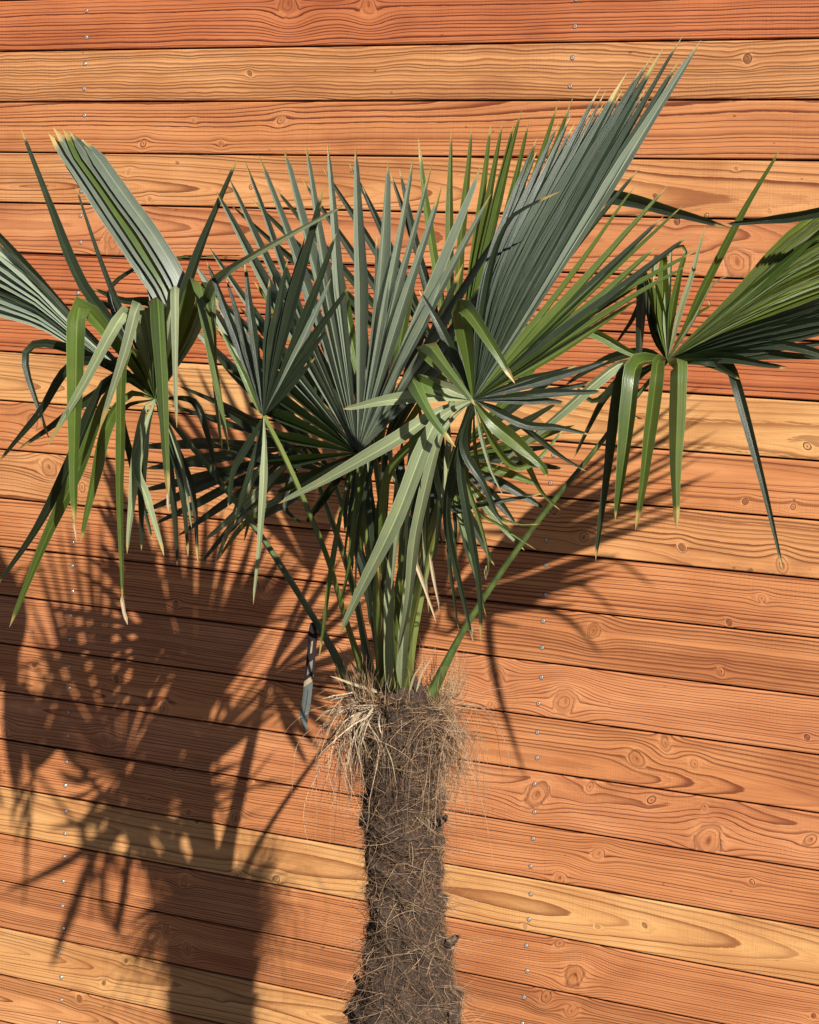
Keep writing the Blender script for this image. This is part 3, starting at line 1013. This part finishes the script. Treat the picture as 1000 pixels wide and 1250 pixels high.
# --- leaf low on the left with folded, hanging segments
hh = (190, 487, .78)
L = petiole([(436, 852, .68), (404, 790, .71), (384, 756, .72), (320, 656, .75), (256, 572, .77), (212, 518, .78), hh], 8.5, 6, mat=M_PET_SHADED)
for i, tp in enumerate([(-60, 225), (-95, 232), (-105, 250), (-112, 268), (-118, 286), (-118, 306), (-112, 326), (-100, 345), (-85, 362)]):
    S(L, [hh, (95, 395 + i * 3.5, .80), (40, 335 + i * 7, .81), (tp[0], tp[1], .80)], 15 if i else 11, 's' if i not in (0, 5) else 'd', fold=1.1, fuse=.55, roll=random.uniform(-.15, .15))
# the broad pale bundle with cut yellow tips
for i, tp in enumerate([(59, 163), (65, 155), (77, 158), (85, 160), (99, 170)]):
    o_ = (i - 2) * 7.5
    S(L, [hh, (214 + o_ * .5, 425 - o_ * .2, .80), (213 + o_ * .8, 368 - o_ * .5, .80), (178 + o_, 306 - o_ * .6, .80), (140 + o_, 250 - o_ * .55, .79), (106 + o_ * .9, 200 - o_ * .5, .78), (tp[0], tp[1], .77)], (17, 14, 16, 15, 18)[i], 'hhghh'[i], fold=(.14, .35, .2, .4, .15)[i], fuse=.3, tip=.85, n=20, roll=.15)
S(L, [hh, (190, 405, .80), (183, 345, .80), (150, 296, .80), (112, 240, .79), (73, 188, .78)], 11, 'h', fold=.35, fuse=.3, tip=.85, n=18)
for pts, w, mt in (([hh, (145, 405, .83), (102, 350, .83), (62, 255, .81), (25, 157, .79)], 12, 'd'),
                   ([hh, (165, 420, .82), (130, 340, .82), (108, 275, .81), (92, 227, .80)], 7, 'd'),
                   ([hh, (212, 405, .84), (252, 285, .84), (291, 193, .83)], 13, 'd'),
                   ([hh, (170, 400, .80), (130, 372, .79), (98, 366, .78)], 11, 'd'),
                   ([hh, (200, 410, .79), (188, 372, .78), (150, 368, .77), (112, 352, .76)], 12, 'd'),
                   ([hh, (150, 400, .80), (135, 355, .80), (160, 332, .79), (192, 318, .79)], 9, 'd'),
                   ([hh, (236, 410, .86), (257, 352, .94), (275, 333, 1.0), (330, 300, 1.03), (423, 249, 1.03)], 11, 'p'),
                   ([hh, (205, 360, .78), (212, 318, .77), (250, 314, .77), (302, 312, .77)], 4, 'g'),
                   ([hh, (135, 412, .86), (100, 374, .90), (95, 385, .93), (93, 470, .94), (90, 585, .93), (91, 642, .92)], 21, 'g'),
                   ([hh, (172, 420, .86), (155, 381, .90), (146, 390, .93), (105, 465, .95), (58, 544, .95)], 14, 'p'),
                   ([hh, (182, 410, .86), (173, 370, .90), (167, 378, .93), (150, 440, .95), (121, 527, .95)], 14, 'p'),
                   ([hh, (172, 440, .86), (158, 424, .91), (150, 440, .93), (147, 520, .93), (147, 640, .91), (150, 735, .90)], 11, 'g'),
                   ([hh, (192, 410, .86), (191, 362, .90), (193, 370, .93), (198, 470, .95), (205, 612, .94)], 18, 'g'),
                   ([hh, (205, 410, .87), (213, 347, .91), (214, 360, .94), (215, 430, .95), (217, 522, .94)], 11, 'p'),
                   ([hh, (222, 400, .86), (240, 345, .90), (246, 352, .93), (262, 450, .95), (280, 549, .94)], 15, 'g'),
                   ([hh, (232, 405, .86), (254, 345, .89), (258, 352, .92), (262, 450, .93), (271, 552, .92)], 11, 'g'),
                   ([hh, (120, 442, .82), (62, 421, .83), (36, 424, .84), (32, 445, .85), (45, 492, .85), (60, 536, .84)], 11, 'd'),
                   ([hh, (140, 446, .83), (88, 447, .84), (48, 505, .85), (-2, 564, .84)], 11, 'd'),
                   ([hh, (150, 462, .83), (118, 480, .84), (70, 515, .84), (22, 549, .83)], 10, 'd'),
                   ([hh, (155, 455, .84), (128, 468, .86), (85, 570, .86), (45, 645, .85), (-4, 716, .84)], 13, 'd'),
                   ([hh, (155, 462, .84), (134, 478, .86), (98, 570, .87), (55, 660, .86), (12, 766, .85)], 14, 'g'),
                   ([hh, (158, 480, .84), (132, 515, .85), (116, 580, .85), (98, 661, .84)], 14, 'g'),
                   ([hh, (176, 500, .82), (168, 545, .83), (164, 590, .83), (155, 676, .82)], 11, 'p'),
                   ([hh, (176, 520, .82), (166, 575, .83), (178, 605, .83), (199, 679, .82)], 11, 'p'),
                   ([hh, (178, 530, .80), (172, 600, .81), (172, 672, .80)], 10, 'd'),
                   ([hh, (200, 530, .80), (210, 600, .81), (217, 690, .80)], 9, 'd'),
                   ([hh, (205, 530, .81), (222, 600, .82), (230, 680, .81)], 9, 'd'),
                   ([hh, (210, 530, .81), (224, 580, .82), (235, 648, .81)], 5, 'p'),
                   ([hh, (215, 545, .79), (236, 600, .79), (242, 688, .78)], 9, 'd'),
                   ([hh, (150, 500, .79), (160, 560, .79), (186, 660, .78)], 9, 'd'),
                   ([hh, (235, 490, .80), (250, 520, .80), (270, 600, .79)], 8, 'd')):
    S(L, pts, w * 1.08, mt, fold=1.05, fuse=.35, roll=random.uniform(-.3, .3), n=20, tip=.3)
S(L, [(90, 636, .92), (92, 648, .92), (94, 661, .92)], 3.5, 'y', n=6, fuse=.02)
S(L, [(149, 725, .90), (150, 740, .90), (155, 763, .90)], 4.5, 'y', n=6, fuse=.02, tip=.8)
S(L, [(205, 600, .94), (205, 612, .94), (206, 624, .94)], 3.5, 'y', n=6, fuse=.02, tip=.8)

# --- small dark leaf in front on the left
hc = (322, 508, 1.01)
L = petiole([(449, 838, .70), (425, 765, .78), (400, 682, 0.92), (376, 622, 0.96), (345, 552, 0.99), hc], 7, 6)
tc_ = [(252, 318, 0.98, 11, 'd'), (277, 340, 0.98, 10, 'd'), (298, 319, 0.99, 12, 'd'), (330, 340, 1.01, 11, 'd'), (351, 316, 1.01, 12, 'd'), (372, 290, 1.01, 13, 'd'), (396, 227, 1.02, 15, 'd'), (394, 243, 1.02, 12, 'd'), (411, 284, 1.03, 12, 'd'), (404, 340, 1.03, 10, 's'),
       (428, 346, 1.03, 11, 'd'), (402, 400, 1.03, 10, 'd'), (385, 436, 1.02, 9, 'd')]
fan(L, hc, tc_, 'd', fuse=.5, fold=.8, jitter=.02)
for pts, w, mt in (([hc, (318, 505, 1.02), (296, 455, 1.03), (266, 398, 1.03)], 8, 'g'),
                   ([hc, (323, 540, 1.03), (320, 620, 1.04), (310, 738, 1.03)], 9, 'p'),
                   ([hc, (316, 540, 1.01), (300, 590, 1.02), (285, 640, 1.01)], 8, 'd'),
                   ([hc, (310, 530, 1.01), (285, 575, 1.01), (278, 620, 1.00)], 9, 'd')):
    S(L, pts, w, mt, fold=.7, fuse=.3)

# --- tall leaf leaning right in front: broad bundle coloured darker for shade, folded green tips, hanging pale segments
hB = (578, 488, 1.10)
L = petiole([(492, 850, .70), (498, 775, .78), (514, 700, .87), (536, 618, .97), (556, 552, 1.04), hB], 13, 9)
tb = [(656, 168, .98, 12, 'b'), (682, 150, .98, 13, 'b'), (697, 141, .98, 13, 'b'), (733, 106, .98, 15, 'b'), (741, 109, .98, 11, 'b'), (766, 87, .99, 17, 'b'), (786, 80, 1.0, 14, 'b'), (799, 65, 1.0, 14, 'b'),
      (812, 55, 1.0, 14, 'b'), (801, 98, 1.0, 13, 'b'), (836, 42, 1.01, 17, 'b'), (856, 49, 1.02, 19, 's')]
tb2 = []
for i, tp in enumerate(tb):
    tb2.append(tp)
    if i < len(tb) - 1:
        q_ = tb[i + 1]
        tb2.append(((tp[0] + q_[0]) / 2 - 14, (tp[1] + q_[1]) / 2 + 26, (tp[2] + q_[2]) / 2, min(tp[3], q_[3]), 'b'))
for i, tp in enumerate(tb2):
    k = i / (len(tb2) - 1)
    mx, my = 590 + 70 * k, 350 + 14 * k
    S(L, [hB, (mx, my, 1.09), (mx * .42 + tp[0] * .58, my * .42 + tp[1] * .58, 1.04), tp[:3]], tp[3] * (.92 if i < 21 else .9), tp[4], fold=1.0, fuse=.60, tip=.25, n=16, roll=-.75 + .35 * (i % 3 == 1) if i < 21 else -.2)
for tp in [(560, 372, 1.02, 11), (585, 352, 1.02, 12), (608, 330, 1.02, 12), (628, 318, 1.02, 12)]:
    S(L, [hB, ((578 + tp[0]) / 2, (488 + tp[1]) / 2, 1.08), tp[:3]], tp[3], 'b', fold=1.0, fuse=.7, roll=-.7)
tr_ = [(782, 203, 1.0, 11), (781, 222, .99, 10), (816, 225, .98, 12), (811, 264, .98, 12), (834, 251, .97, 10), (803, 300, .98, 14), (844, 286, .97, 13), (850, 305, .97, 10), (843, 322, .97, 10),
       (780, 350, .98, 12), (780, 364, .98, 11), (722, 392, 1.0, 12)]
fan(L, hB, [(x, y, d, w * 1.15, 'g' if k_ % 3 else 'd') for k_, (x, y, d, w) in enumerate(tr_)], 'g', fuse=.30, fold=.9, tip=.35, jitter=.03, roll0=-.6)
trd = [(713, 402, 1.0, 12, 'd'), (742, 439, 1.0, 12, 'd'), (704, 446, 1.02, 12, 'd'), (722, 466, 1.02, 12, 'd'), (738, 478, 1.02, 12, 'd'), (692, 492, 1.04, 12, 'd')]
fan(L, hB, trd, 'd', fuse=.5, fold=.7, jitter=.03)
for pts, w, mt in (([hB, (571, 430, 1.13), (563, 380, 1.18), (572, 379, 1.22), (600, 420, 1.24), (629, 468, 1.24)], 22, 'g'),
                   ([hB, (550, 455, 1.13), (519, 423, 1.18), (526, 425, 1.22), (550, 457, 1.24), (581, 495, 1.24)], 20, 'g'),
                   ([hB, (540, 478, 1.13), (505, 464, 1.18), (506, 470, 1.22), (528, 508, 1.24), (556, 546, 1.24)], 18, 'g'),
                   ([hB, (552, 430, 1.12), (533, 390, 1.13), (512, 354, 1.13)], 13, 'd'),
                   ([hB, (565, 420, 1.10), (556, 375, 1.10)], 14, 'd'),
                   ([hB, (545, 474, 1.13), (512, 459, 1.15), (503, 464, 1.16)], 13, 'p'),
                   ([hB, (530, 484, 1.14), (478, 488, 1.17), (419, 500, 1.18)], 16, 'p'),
                   ([hB, (535, 503, 1.15), (480, 540, 1.19), (420, 574, 1.20), (340, 615, 1.20)], 18, 'p'),
                   ([hB, (552, 500, 1.15), (528, 522, 1.20), (485, 630, 1.21), (448, 705, 1.19), (414, 774, 1.16)], 21, 'p'),
                   ([hB, (555, 508, 1.13), (536, 535, 1.16), (510, 640, 1.14), (498, 730, 1.08), (485, 800, 1.0)], 14, 'p'),
                   ([hB, (550, 505, 1.12), (525, 545, 1.14), (505, 600, 1.13), (492, 660, 1.12)], 8, 'p'),
                   ([hB, (540, 510, 1.12), (500, 545, 1.13), (474, 580, 1.12), (467, 640, 1.08), (466, 710, 1.0)], 11, 'g'),
                   ([hB, (562, 552, 1.09), (572, 640, 1.07), (585, 715, 1.03), (588, 784, 1.0)], 11, 'd'),
                   ([hB, (566, 545, 1.09), (590, 590, 1.08), (608, 630, 1.06), (621, 642, 1.05)], 11, 'd'),
                   ([hB, (590, 540, 1.08), (600, 575, 1.07), (615, 607, 1.06)], 5, 'p'),
                   ([hB, (556, 560, 1.06), (545, 630, 1.03), (562, 715, .98), (578, 782, .95)], 10, 'd'),
                   ([hB, (562, 560, 1.02), (590, 650, .98), (598, 690, .97), (594, 706, .96)], 7, 'g'),
                   ([hB, (556, 590, .98), (548, 620, .92), (600, 614, .86), (668, 601, .80)], 11, 'd'),
                   ([hB, (570, 590, .98), (584, 624, .92), (610, 640, .86), (654, 671, .80)], 6, 'g'),
                   ([hB, (582, 560, 1.0), (605, 625, .92), (632, 640, .86), (660, 640, .82)], 5, 'g'),
                   ([hB, (600, 515, 1.08), (640, 548, 1.07), (662, 570, 1.06), (668, 584, 1.05)], 19, 'g'),
                   ([hB, (640, 518, 1.06), (680, 522, 1.04), (720, 531, 1.02)], 11, 'd'),
                   ([hB, (610, 500, 1.04), (650, 530, .98), (690, 560, .9), (716, 575, .85)], 8, 'd'),
                   ([hB, (608, 520, 1.02), (640, 560, .92), (660, 600, .84), (684, 622, .80)], 10, 'g'),
                   ([hB, (600, 535, 1.02), (628, 570, .95), (655, 562, .9), (690, 520, .86)], 9, 'g'),
                   ([hB, (596, 340, 1.14), (622, 270, 1.16), (650, 250, 1.16), (685, 233, 1.15)], 9, 'd'),
                   ):
    S(L, pts, w, mt, fold=.75, fuse=.33, roll=random.uniform(-.2, .2), n=20, tip=.3)
S(L, [(700, 268, 1.0), (712, 244, .98), (728, 236, .96), (775, 243, .92), (830, 260, .88), (890, 277, .84)], 24, 'd', fold=.5, fuse=.08, roll=.7, n=20, tip=.3)
for pts, w in (([(500, 662, 1.1), (512, 700, 1.1), (533, 760, 1.08)], 5), ([(524, 675, 1.0), (530, 710, 1.0), (537, 747, 1.0)], 4),
               ([(583, 765, .95), (576, 770, .95), (578, 783, .95)], 3), ([(594, 690, .96), (592, 700, .96), (594, 708, .95)], 3)):
    S(L, pts, w, 'y', n=8, fuse=.2)

# --- leaf on the right, near the wall
hf = (815, 440, .58)
L = petiole([(522, 857, .67), (560, 780, .66), (600, 716, .65), (660, 632, .63), (730, 545, .61), (772, 490, .59), hf], 8, 5, mat=M_PET_SHADED)
for i in range(15):
    q_ = i / 14
    tp = (1235 + 55 * math.sin(q_ * 3.0) - 70 * q_ + random.uniform(-25, 10), 92 + 215 * q_ + random.uniform(-6, 6))
    S(L, [hf, (895, 362 + q_ * 36, 0.59), (970, 284 + q_ * 84, 0.59), (tp[0], tp[1], 0.58)], 12.5, 'llplg'[i % 5], fold=1.5, fuse=.40, tip=.05, roll=random.uniform(-.15, .15), n=18)
for pts in ([hf, (960, 385, .60), (1090, 345, .60), (1170, 392, .60)], [hf, (950, 400, .60), (1050, 392, .60), (1110, 440, .60)], [hf, (930, 420, .60), (1020, 440, .60), (1080, 500, .60)]):
    S(L, pts, 13, 'd', fold=.9, fuse=.4, tip=.2, n=18)
for i, tp in enumerate([(1104, 348), (1100, 362), (1095, 378), (1060, 392)]):
    S(L, [hf, (900, 405 + i * 6, 0.60), (tp[0], tp[1], 0.59)], 16, 'd', fold=.9, fuse=.5, roll=.2)
for pts, w, mt in (([hf, (900, 428, 0.60), (1025, 416, 0.58)], 13, 'd'),
                   ([hf, (900, 434, 0.60), (1025, 436, 0.58)], 13, 'd'),
                   ([hf, (880, 436, 0.61), (963, 450, 0.62)], 13, 'd'),
                   ([hf, (860, 442, 0.62), (903, 464, 0.64)], 12, 'd'),
                   ([hf, (858, 441, 0.66), (890, 445, .56), (897, 460, .59), (925, 565, .61), (958, 698, .60)], 12, 'd'),
                   ([hf, (803, 385, 0.59), (790, 350, 0.59), (779, 327, 0.59)], 6, 'g'),
                   ([hf, (806, 385, 0.59), (796, 350, 0.60), (785, 326, 0.59)], 6, 'g'),
                   ([hf, (808, 385, 0.59), (800, 350, 0.62), (796, 340, 0.63), (800, 352, 0.64)], 12, 'g'),
                   ([hf, (810, 385, 0.59), (809, 330, 0.61), (808, 311, 0.62), (800, 318, 0.64), (797, 345, 0.65)], 14, 'g'),
                   ([hf, (815, 385, 0.59), (818, 330, 0.60), (821, 300, 0.60)], 8, 'p'),
                   ([hf, (820, 385, 0.59), (831, 330, 0.60), (837, 303, 0.60), (826, 302, 0.59), (815, 306, 0.58)], 8, 'g'),
                   ([hf, (828, 385, 0.59), (846, 330, 0.59), (861, 275, 0.59)], 7, 'p'),
                   ([hf, (838, 395, 0.59), (862, 345, 0.60), (909, 255, 0.61), (953, 182, 0.61)], 10, 'g'),
                   ([hf, (845, 395, 0.59), (865, 355, 0.59), (880, 341, 0.59), (895, 337, 0.59)], 4, 'p'),
                   ([hf, (850, 385, 0.58), (868, 372, 0.58), (864, 366, 0.58)], 6, 'g'),
                   ([hf, (930, 345, 0.60), (1030, 258, 0.64), (1045, 252, 0.65)], 12, 'g'),
                   ([(1050, 254, 0.64), (1040, 250, 0.66), (1000, 258, 0.67), (940, 268, 0.67), (886, 273, 0.67)], 12, 'd'),
                   ([hf, (792, 442, 0.62), (764, 447, 0.66), (757, 465, 0.68), (742, 580, 0.70), (727, 685, 0.69)], 12, 'd'),
                   ([hf, (800, 440, 0.63), (780, 444, 0.68), (774, 460, 0.71), (764, 550, 0.73), (752, 635, 0.72)], 21, 'g'),
                   ([hf, (808, 440, 0.63), (803, 442, 0.68), (801, 460, 0.70), (790, 550, 0.71), (776, 647, 0.70)], 16, 'g'),
                   ([hf, (822, 437, 0.64), (827, 439, 0.69), (828, 455, 0.71), (826, 550, 0.72), (825, 646, 0.71)], 20, 'g'),
                   ([hf, (795, 440, 0.62), (760, 443, 0.66), (737, 458, 0.69), (680, 507, 0.72), (605, 570, 0.72)], 12, 'p'),
                   ([hf, (775, 432, 0.60), (722, 405, 0.62), (672, 398, 0.64), (628, 398, 0.64)], 11, 'g'),
                   ([hf, (790, 430, 0.56), (740, 440, 0.54), (690, 470, 0.53)], 11, 'd'),
                   ([hf, (800, 400, 0.55), (785, 370, 0.53), (770, 395, 0.52), (752, 422, 0.52)], 8, 'd'),
                   ([hf, (800, 410, 0.55), (792, 335, 0.55), (786, 350, 0.57), (780, 440, 0.57), (776, 470, 0.57)], 15, 'd'),
                   ([hf, (790, 440, 0.56), (755, 465, 0.55), (725, 490, 0.55), (700, 470, 0.55)], 9, 'd'),
                   ([hf, (788, 450, 0.56), (745, 480, 0.55), (720, 520, 0.55), (700, 560, 0.55)], 8, 'd'),
                   ([hf, (780, 460, 0.55), (750, 500, 0.54), (760, 505, 0.54), (785, 512, 0.54)], 9, 'd')):
    S(L, pts, w * 1.08, mt, fold=1.15, fuse=.33, roll=random.uniform(-.3, .3), n=20, tip=.3)

# --- young leaves still closed in the middle
for pts, w0, w1 in (([(478, 850, .68), (474, 760, .72), (468, 640, .76), (458, 560, .78)], 10, 7),
                    ([(484, 850, .66), (488, 740, .68), (496, 620, .70), (520, 540, .70)], 11, 7),
                    ([(474, 850, .64), (462, 740, .64), (448, 640, .64), (440, 590, .64)], 10, 7),
                    ([(488, 850, .71), (500, 740, .74), (516, 640, .76), (530, 570, .76)], 9, 6)):
    L = petiole(pts, w0, w1)
    x, y, d = pts[-1]
    for (dx, dy, w, mt) in ((-4, -40, 10, 'g'), (4, -34, 9, 'g'), (-12, 60, 8, 'd'), (9, 75, 8, 'g')):
        S(L, [(x, y, d), (x + dx, y - 15, d + .01), (x + dx * 1.6, y + dy, d + .02)], w, mt, fold=1.1, fuse=.3)
L = petiole([(480, 852, .72), (466, 740, .80), (452, 650, .86), (447, 600, .87)], 7, 5)
S(L, [(447, 640, .87), (449, 585, .88), (453, 536, .88)], 9, 'p', fold=1.1, fuse=.5)
S(L, [(447, 640, .87), (437, 600, .88), (434, 560, .88)], 9, 'g', fold=1.1, fuse=.5)
for pts, w, mt in (([(476, 845, .74), (475, 760, .80), (477, 690, .82), (484, 640, .83)], 13, 'p'),
                   ([(486, 845, .74), (487, 760, .79), (489, 700, .80), (497, 640, .80)], 11, 'g'),
                   ([(490, 840, .75), (493, 770, .82), (503, 700, .85), (516, 640, .86)], 13, 'p'),
                   ([(481, 846, .70), (484, 740, .72), (502, 640, .72), (512, 590, .72)], 12, 'g'),
                   ([(470, 842, .66), (456, 740, .67), (437, 660, .68), (428, 600, .68)], 12, 'd')):
    S(L, pts, w, mt, fold=.9, fuse=.12, tip=.55)

for (x0, y0, d0, x1, y1, d1, w, mt) in ((446, 590, .90, 455, 742, .86, 9, 'd'), (452, 600, .80, 468, 735, .78, 9, 'd'), (500, 560, .95, 478, 720, .92, 10, 'p'), (520, 560, 1.0, 515, 715, .95, 9, 'g'),
                                       (430, 590, .90, 441, 700, .88, 8, 'g'), (540, 560, .98, 528, 690, .92, 9, 'd'), (548, 545, 1.02, 546, 668, .98, 8, 'p'), (470, 590, .85, 452, 700, .84, 10, 'd'),
                                       (486, 590, .80, 470, 690, .80, 11, 'd'), (510, 590, .75, 500, 720, .76, 11, 'd'), (440, 600, .72, 430, 700, .74, 10, 'd'), (535, 580, .80, 520, 700, .80, 10, 'd')):
    S(L, [(x0, y0 - 40, d0 - .02), (x0, y0, d0), ((x0 + x1) / 2 + random.uniform(-6, 6), (y0 + y1) / 2, (d0 + d1) / 2 + .02), (x1, y1, d1)], w, mt, fold=1.0, fuse=.25, tip=.3, roll=random.uniform(-.5, .5))

for k_ in range(16):
    x0, y0 = random.uniform(425, 560), random.uniform(555, 620)
    ln = random.uniform(70, 170)
    d0 = random.uniform(.80, 1.02)
    x1 = x0 + (x0 - 492) * random.uniform(-.1, .5) + random.uniform(-14, 14)
    S(L, [(x0 + (492 - x0) * .1, y0 - 30, d0 - .04), (x0, y0, d0), ((x0 + x1) / 2 + random.uniform(-7, 7), y0 + ln * .5, d0), (x1, y0 + ln, d0 - .04)], random.uniform(5, 9), 'dgpdg'[k_ % 5], fold=1.1, fuse=.2, tip=.2, roll=random.uniform(-.6, .6))

# --- dead scraps round the crown
scraps = [([(466, 846, .74), (440, 838, .77), (403, 825, .79)], 4.5), ([(430, 870, .72), (405, 866, .75), (385, 880, .76)], 7),
          ([(445, 862, .75), (420, 852, .76), (398, 858, .77)], 4), ([(462, 860, .77), (436, 872, .79), (408, 930, .79)], 6), ([(458, 860, .78), (442, 890, .80), (436, 950, .78)], 4),
          ([(508, 845, .72), (516, 820, .73), (530, 800, .73)], 3), ([(500, 846, .72), (506, 825, .73), (518, 806, .73)], 3),
          ([(455, 850, .70), (430, 810, .70), (410, 785, .70)], 3), ([(460, 846, .70), (438, 820, .69), (420, 800, .69)], 3)]
for pts, w in scraps:
    o = S(PALM, pts, w, 'y', n=10, fuse=.15, fold=.4, roll=random.uniform(-.6, .6))
    o.name = 'dead_leaf_scrap'

# ------------------------------------------------------------------ plant label hanging at the crown
m, t, b = new_mat('label_print')
uv = t.n('ShaderNodeUVMap', uv_map='uv').outputs[0]
sp = t.n('ShaderNodeSeparateXYZ')
t.put(sp.inputs[0], uv)
ac, al = sp.outputs[0], sp.outputs[1]
diag = t.m('ADD', al, t.m('MULTIPLY', ac, -0.035))


def band(x, a, b_):
    return t.m('MULTIPLY', t.m('GREATER_THAN', x, a), t.m('LESS_THAN', x, b_))


col = t.mix(t.m('GREATER_THAN', diag, 0.56), (0.014, 0.009, 0.009, 1), (0.075, 0.085, 0.078, 1))
col = t.mix(band(diag, 0.51, 0.565), col, (0.28, 0.21, 0.13, 1))
col = t.mix(t.m('MULTIPLY', band(diag, 0.36, 0.47), band(ac, -0.5, 0.55)), col, (0.16, 0.13, 0.11, 1))
col = t.mix(t.m('MULTIPLY', band(diag, 0.17, 0.28), band(ac, -0.1, 0.3)), col, (0.26, 0.19, 0.14, 1))
col = t.mix(t.m('MULTIPLY', band(diag, 0.62, 0.86), band(ac, -0.15, 0.1)), col, (0.03, 0.035, 0.035, 1))
t.put(b.inputs['Base Color'], col)
b.inputs['Roughness'].default_value = 0.8
b.inputs['Specular IOR Level'].default_value = 0.2
M_TAG = m
pts = [at(381, 760, .74), at(382, 775, .745), at(380, 800, .75), at(377, 830, .755), at(374, 858, .76), at(371, 876, .765), at(374, 892, .77)]
C_ = spline(pts, 16)
vs, fs, uv_ = [], [], []
for i, p in enumerate(C_):
    tg = (C_[min(15, i + 1)] - C_[max(0, i - 1)]).normalized()
    side = tg.cross((CAM_POS - p).normalized()).normalized()
    nor = side.cross(tg)
    s = i / 15
    w = 5.4 * px_size(p) * (0.35 + 0.65 * min(1, s / .08)) * (1 if s < .90 else max(.3, (1 - s) / .10))
    for q in (-1, 0, 1):
        for th in (0, -.0006):
            vs.append(p + side * (w * q) + nor * (th + .003 * abs(q)))
            uv_.append((q, s))
for i in range(15):
    a, c_ = i * 6, (i + 1) * 6
    for q in (0, 2):
        fs.append((a + q, a + q + 2, c_ + q + 2, c_ + q))
        fs.append((a + q + 1, c_ + q + 1, c_ + q + 3, a + q + 3))
    fs.append((a, c_, c_ + 1, a + 1))
    fs.append((a + 4, a + 5, c_ + 5, c_ + 4))
tag = mesh_obj('plant_label', vs, fs, M_TAG, None, True, uv_)
tag['label'] = 'narrow black and grey plastic plant label hanging from a palm leaf stalk'
tag['category'] = 'plant label'
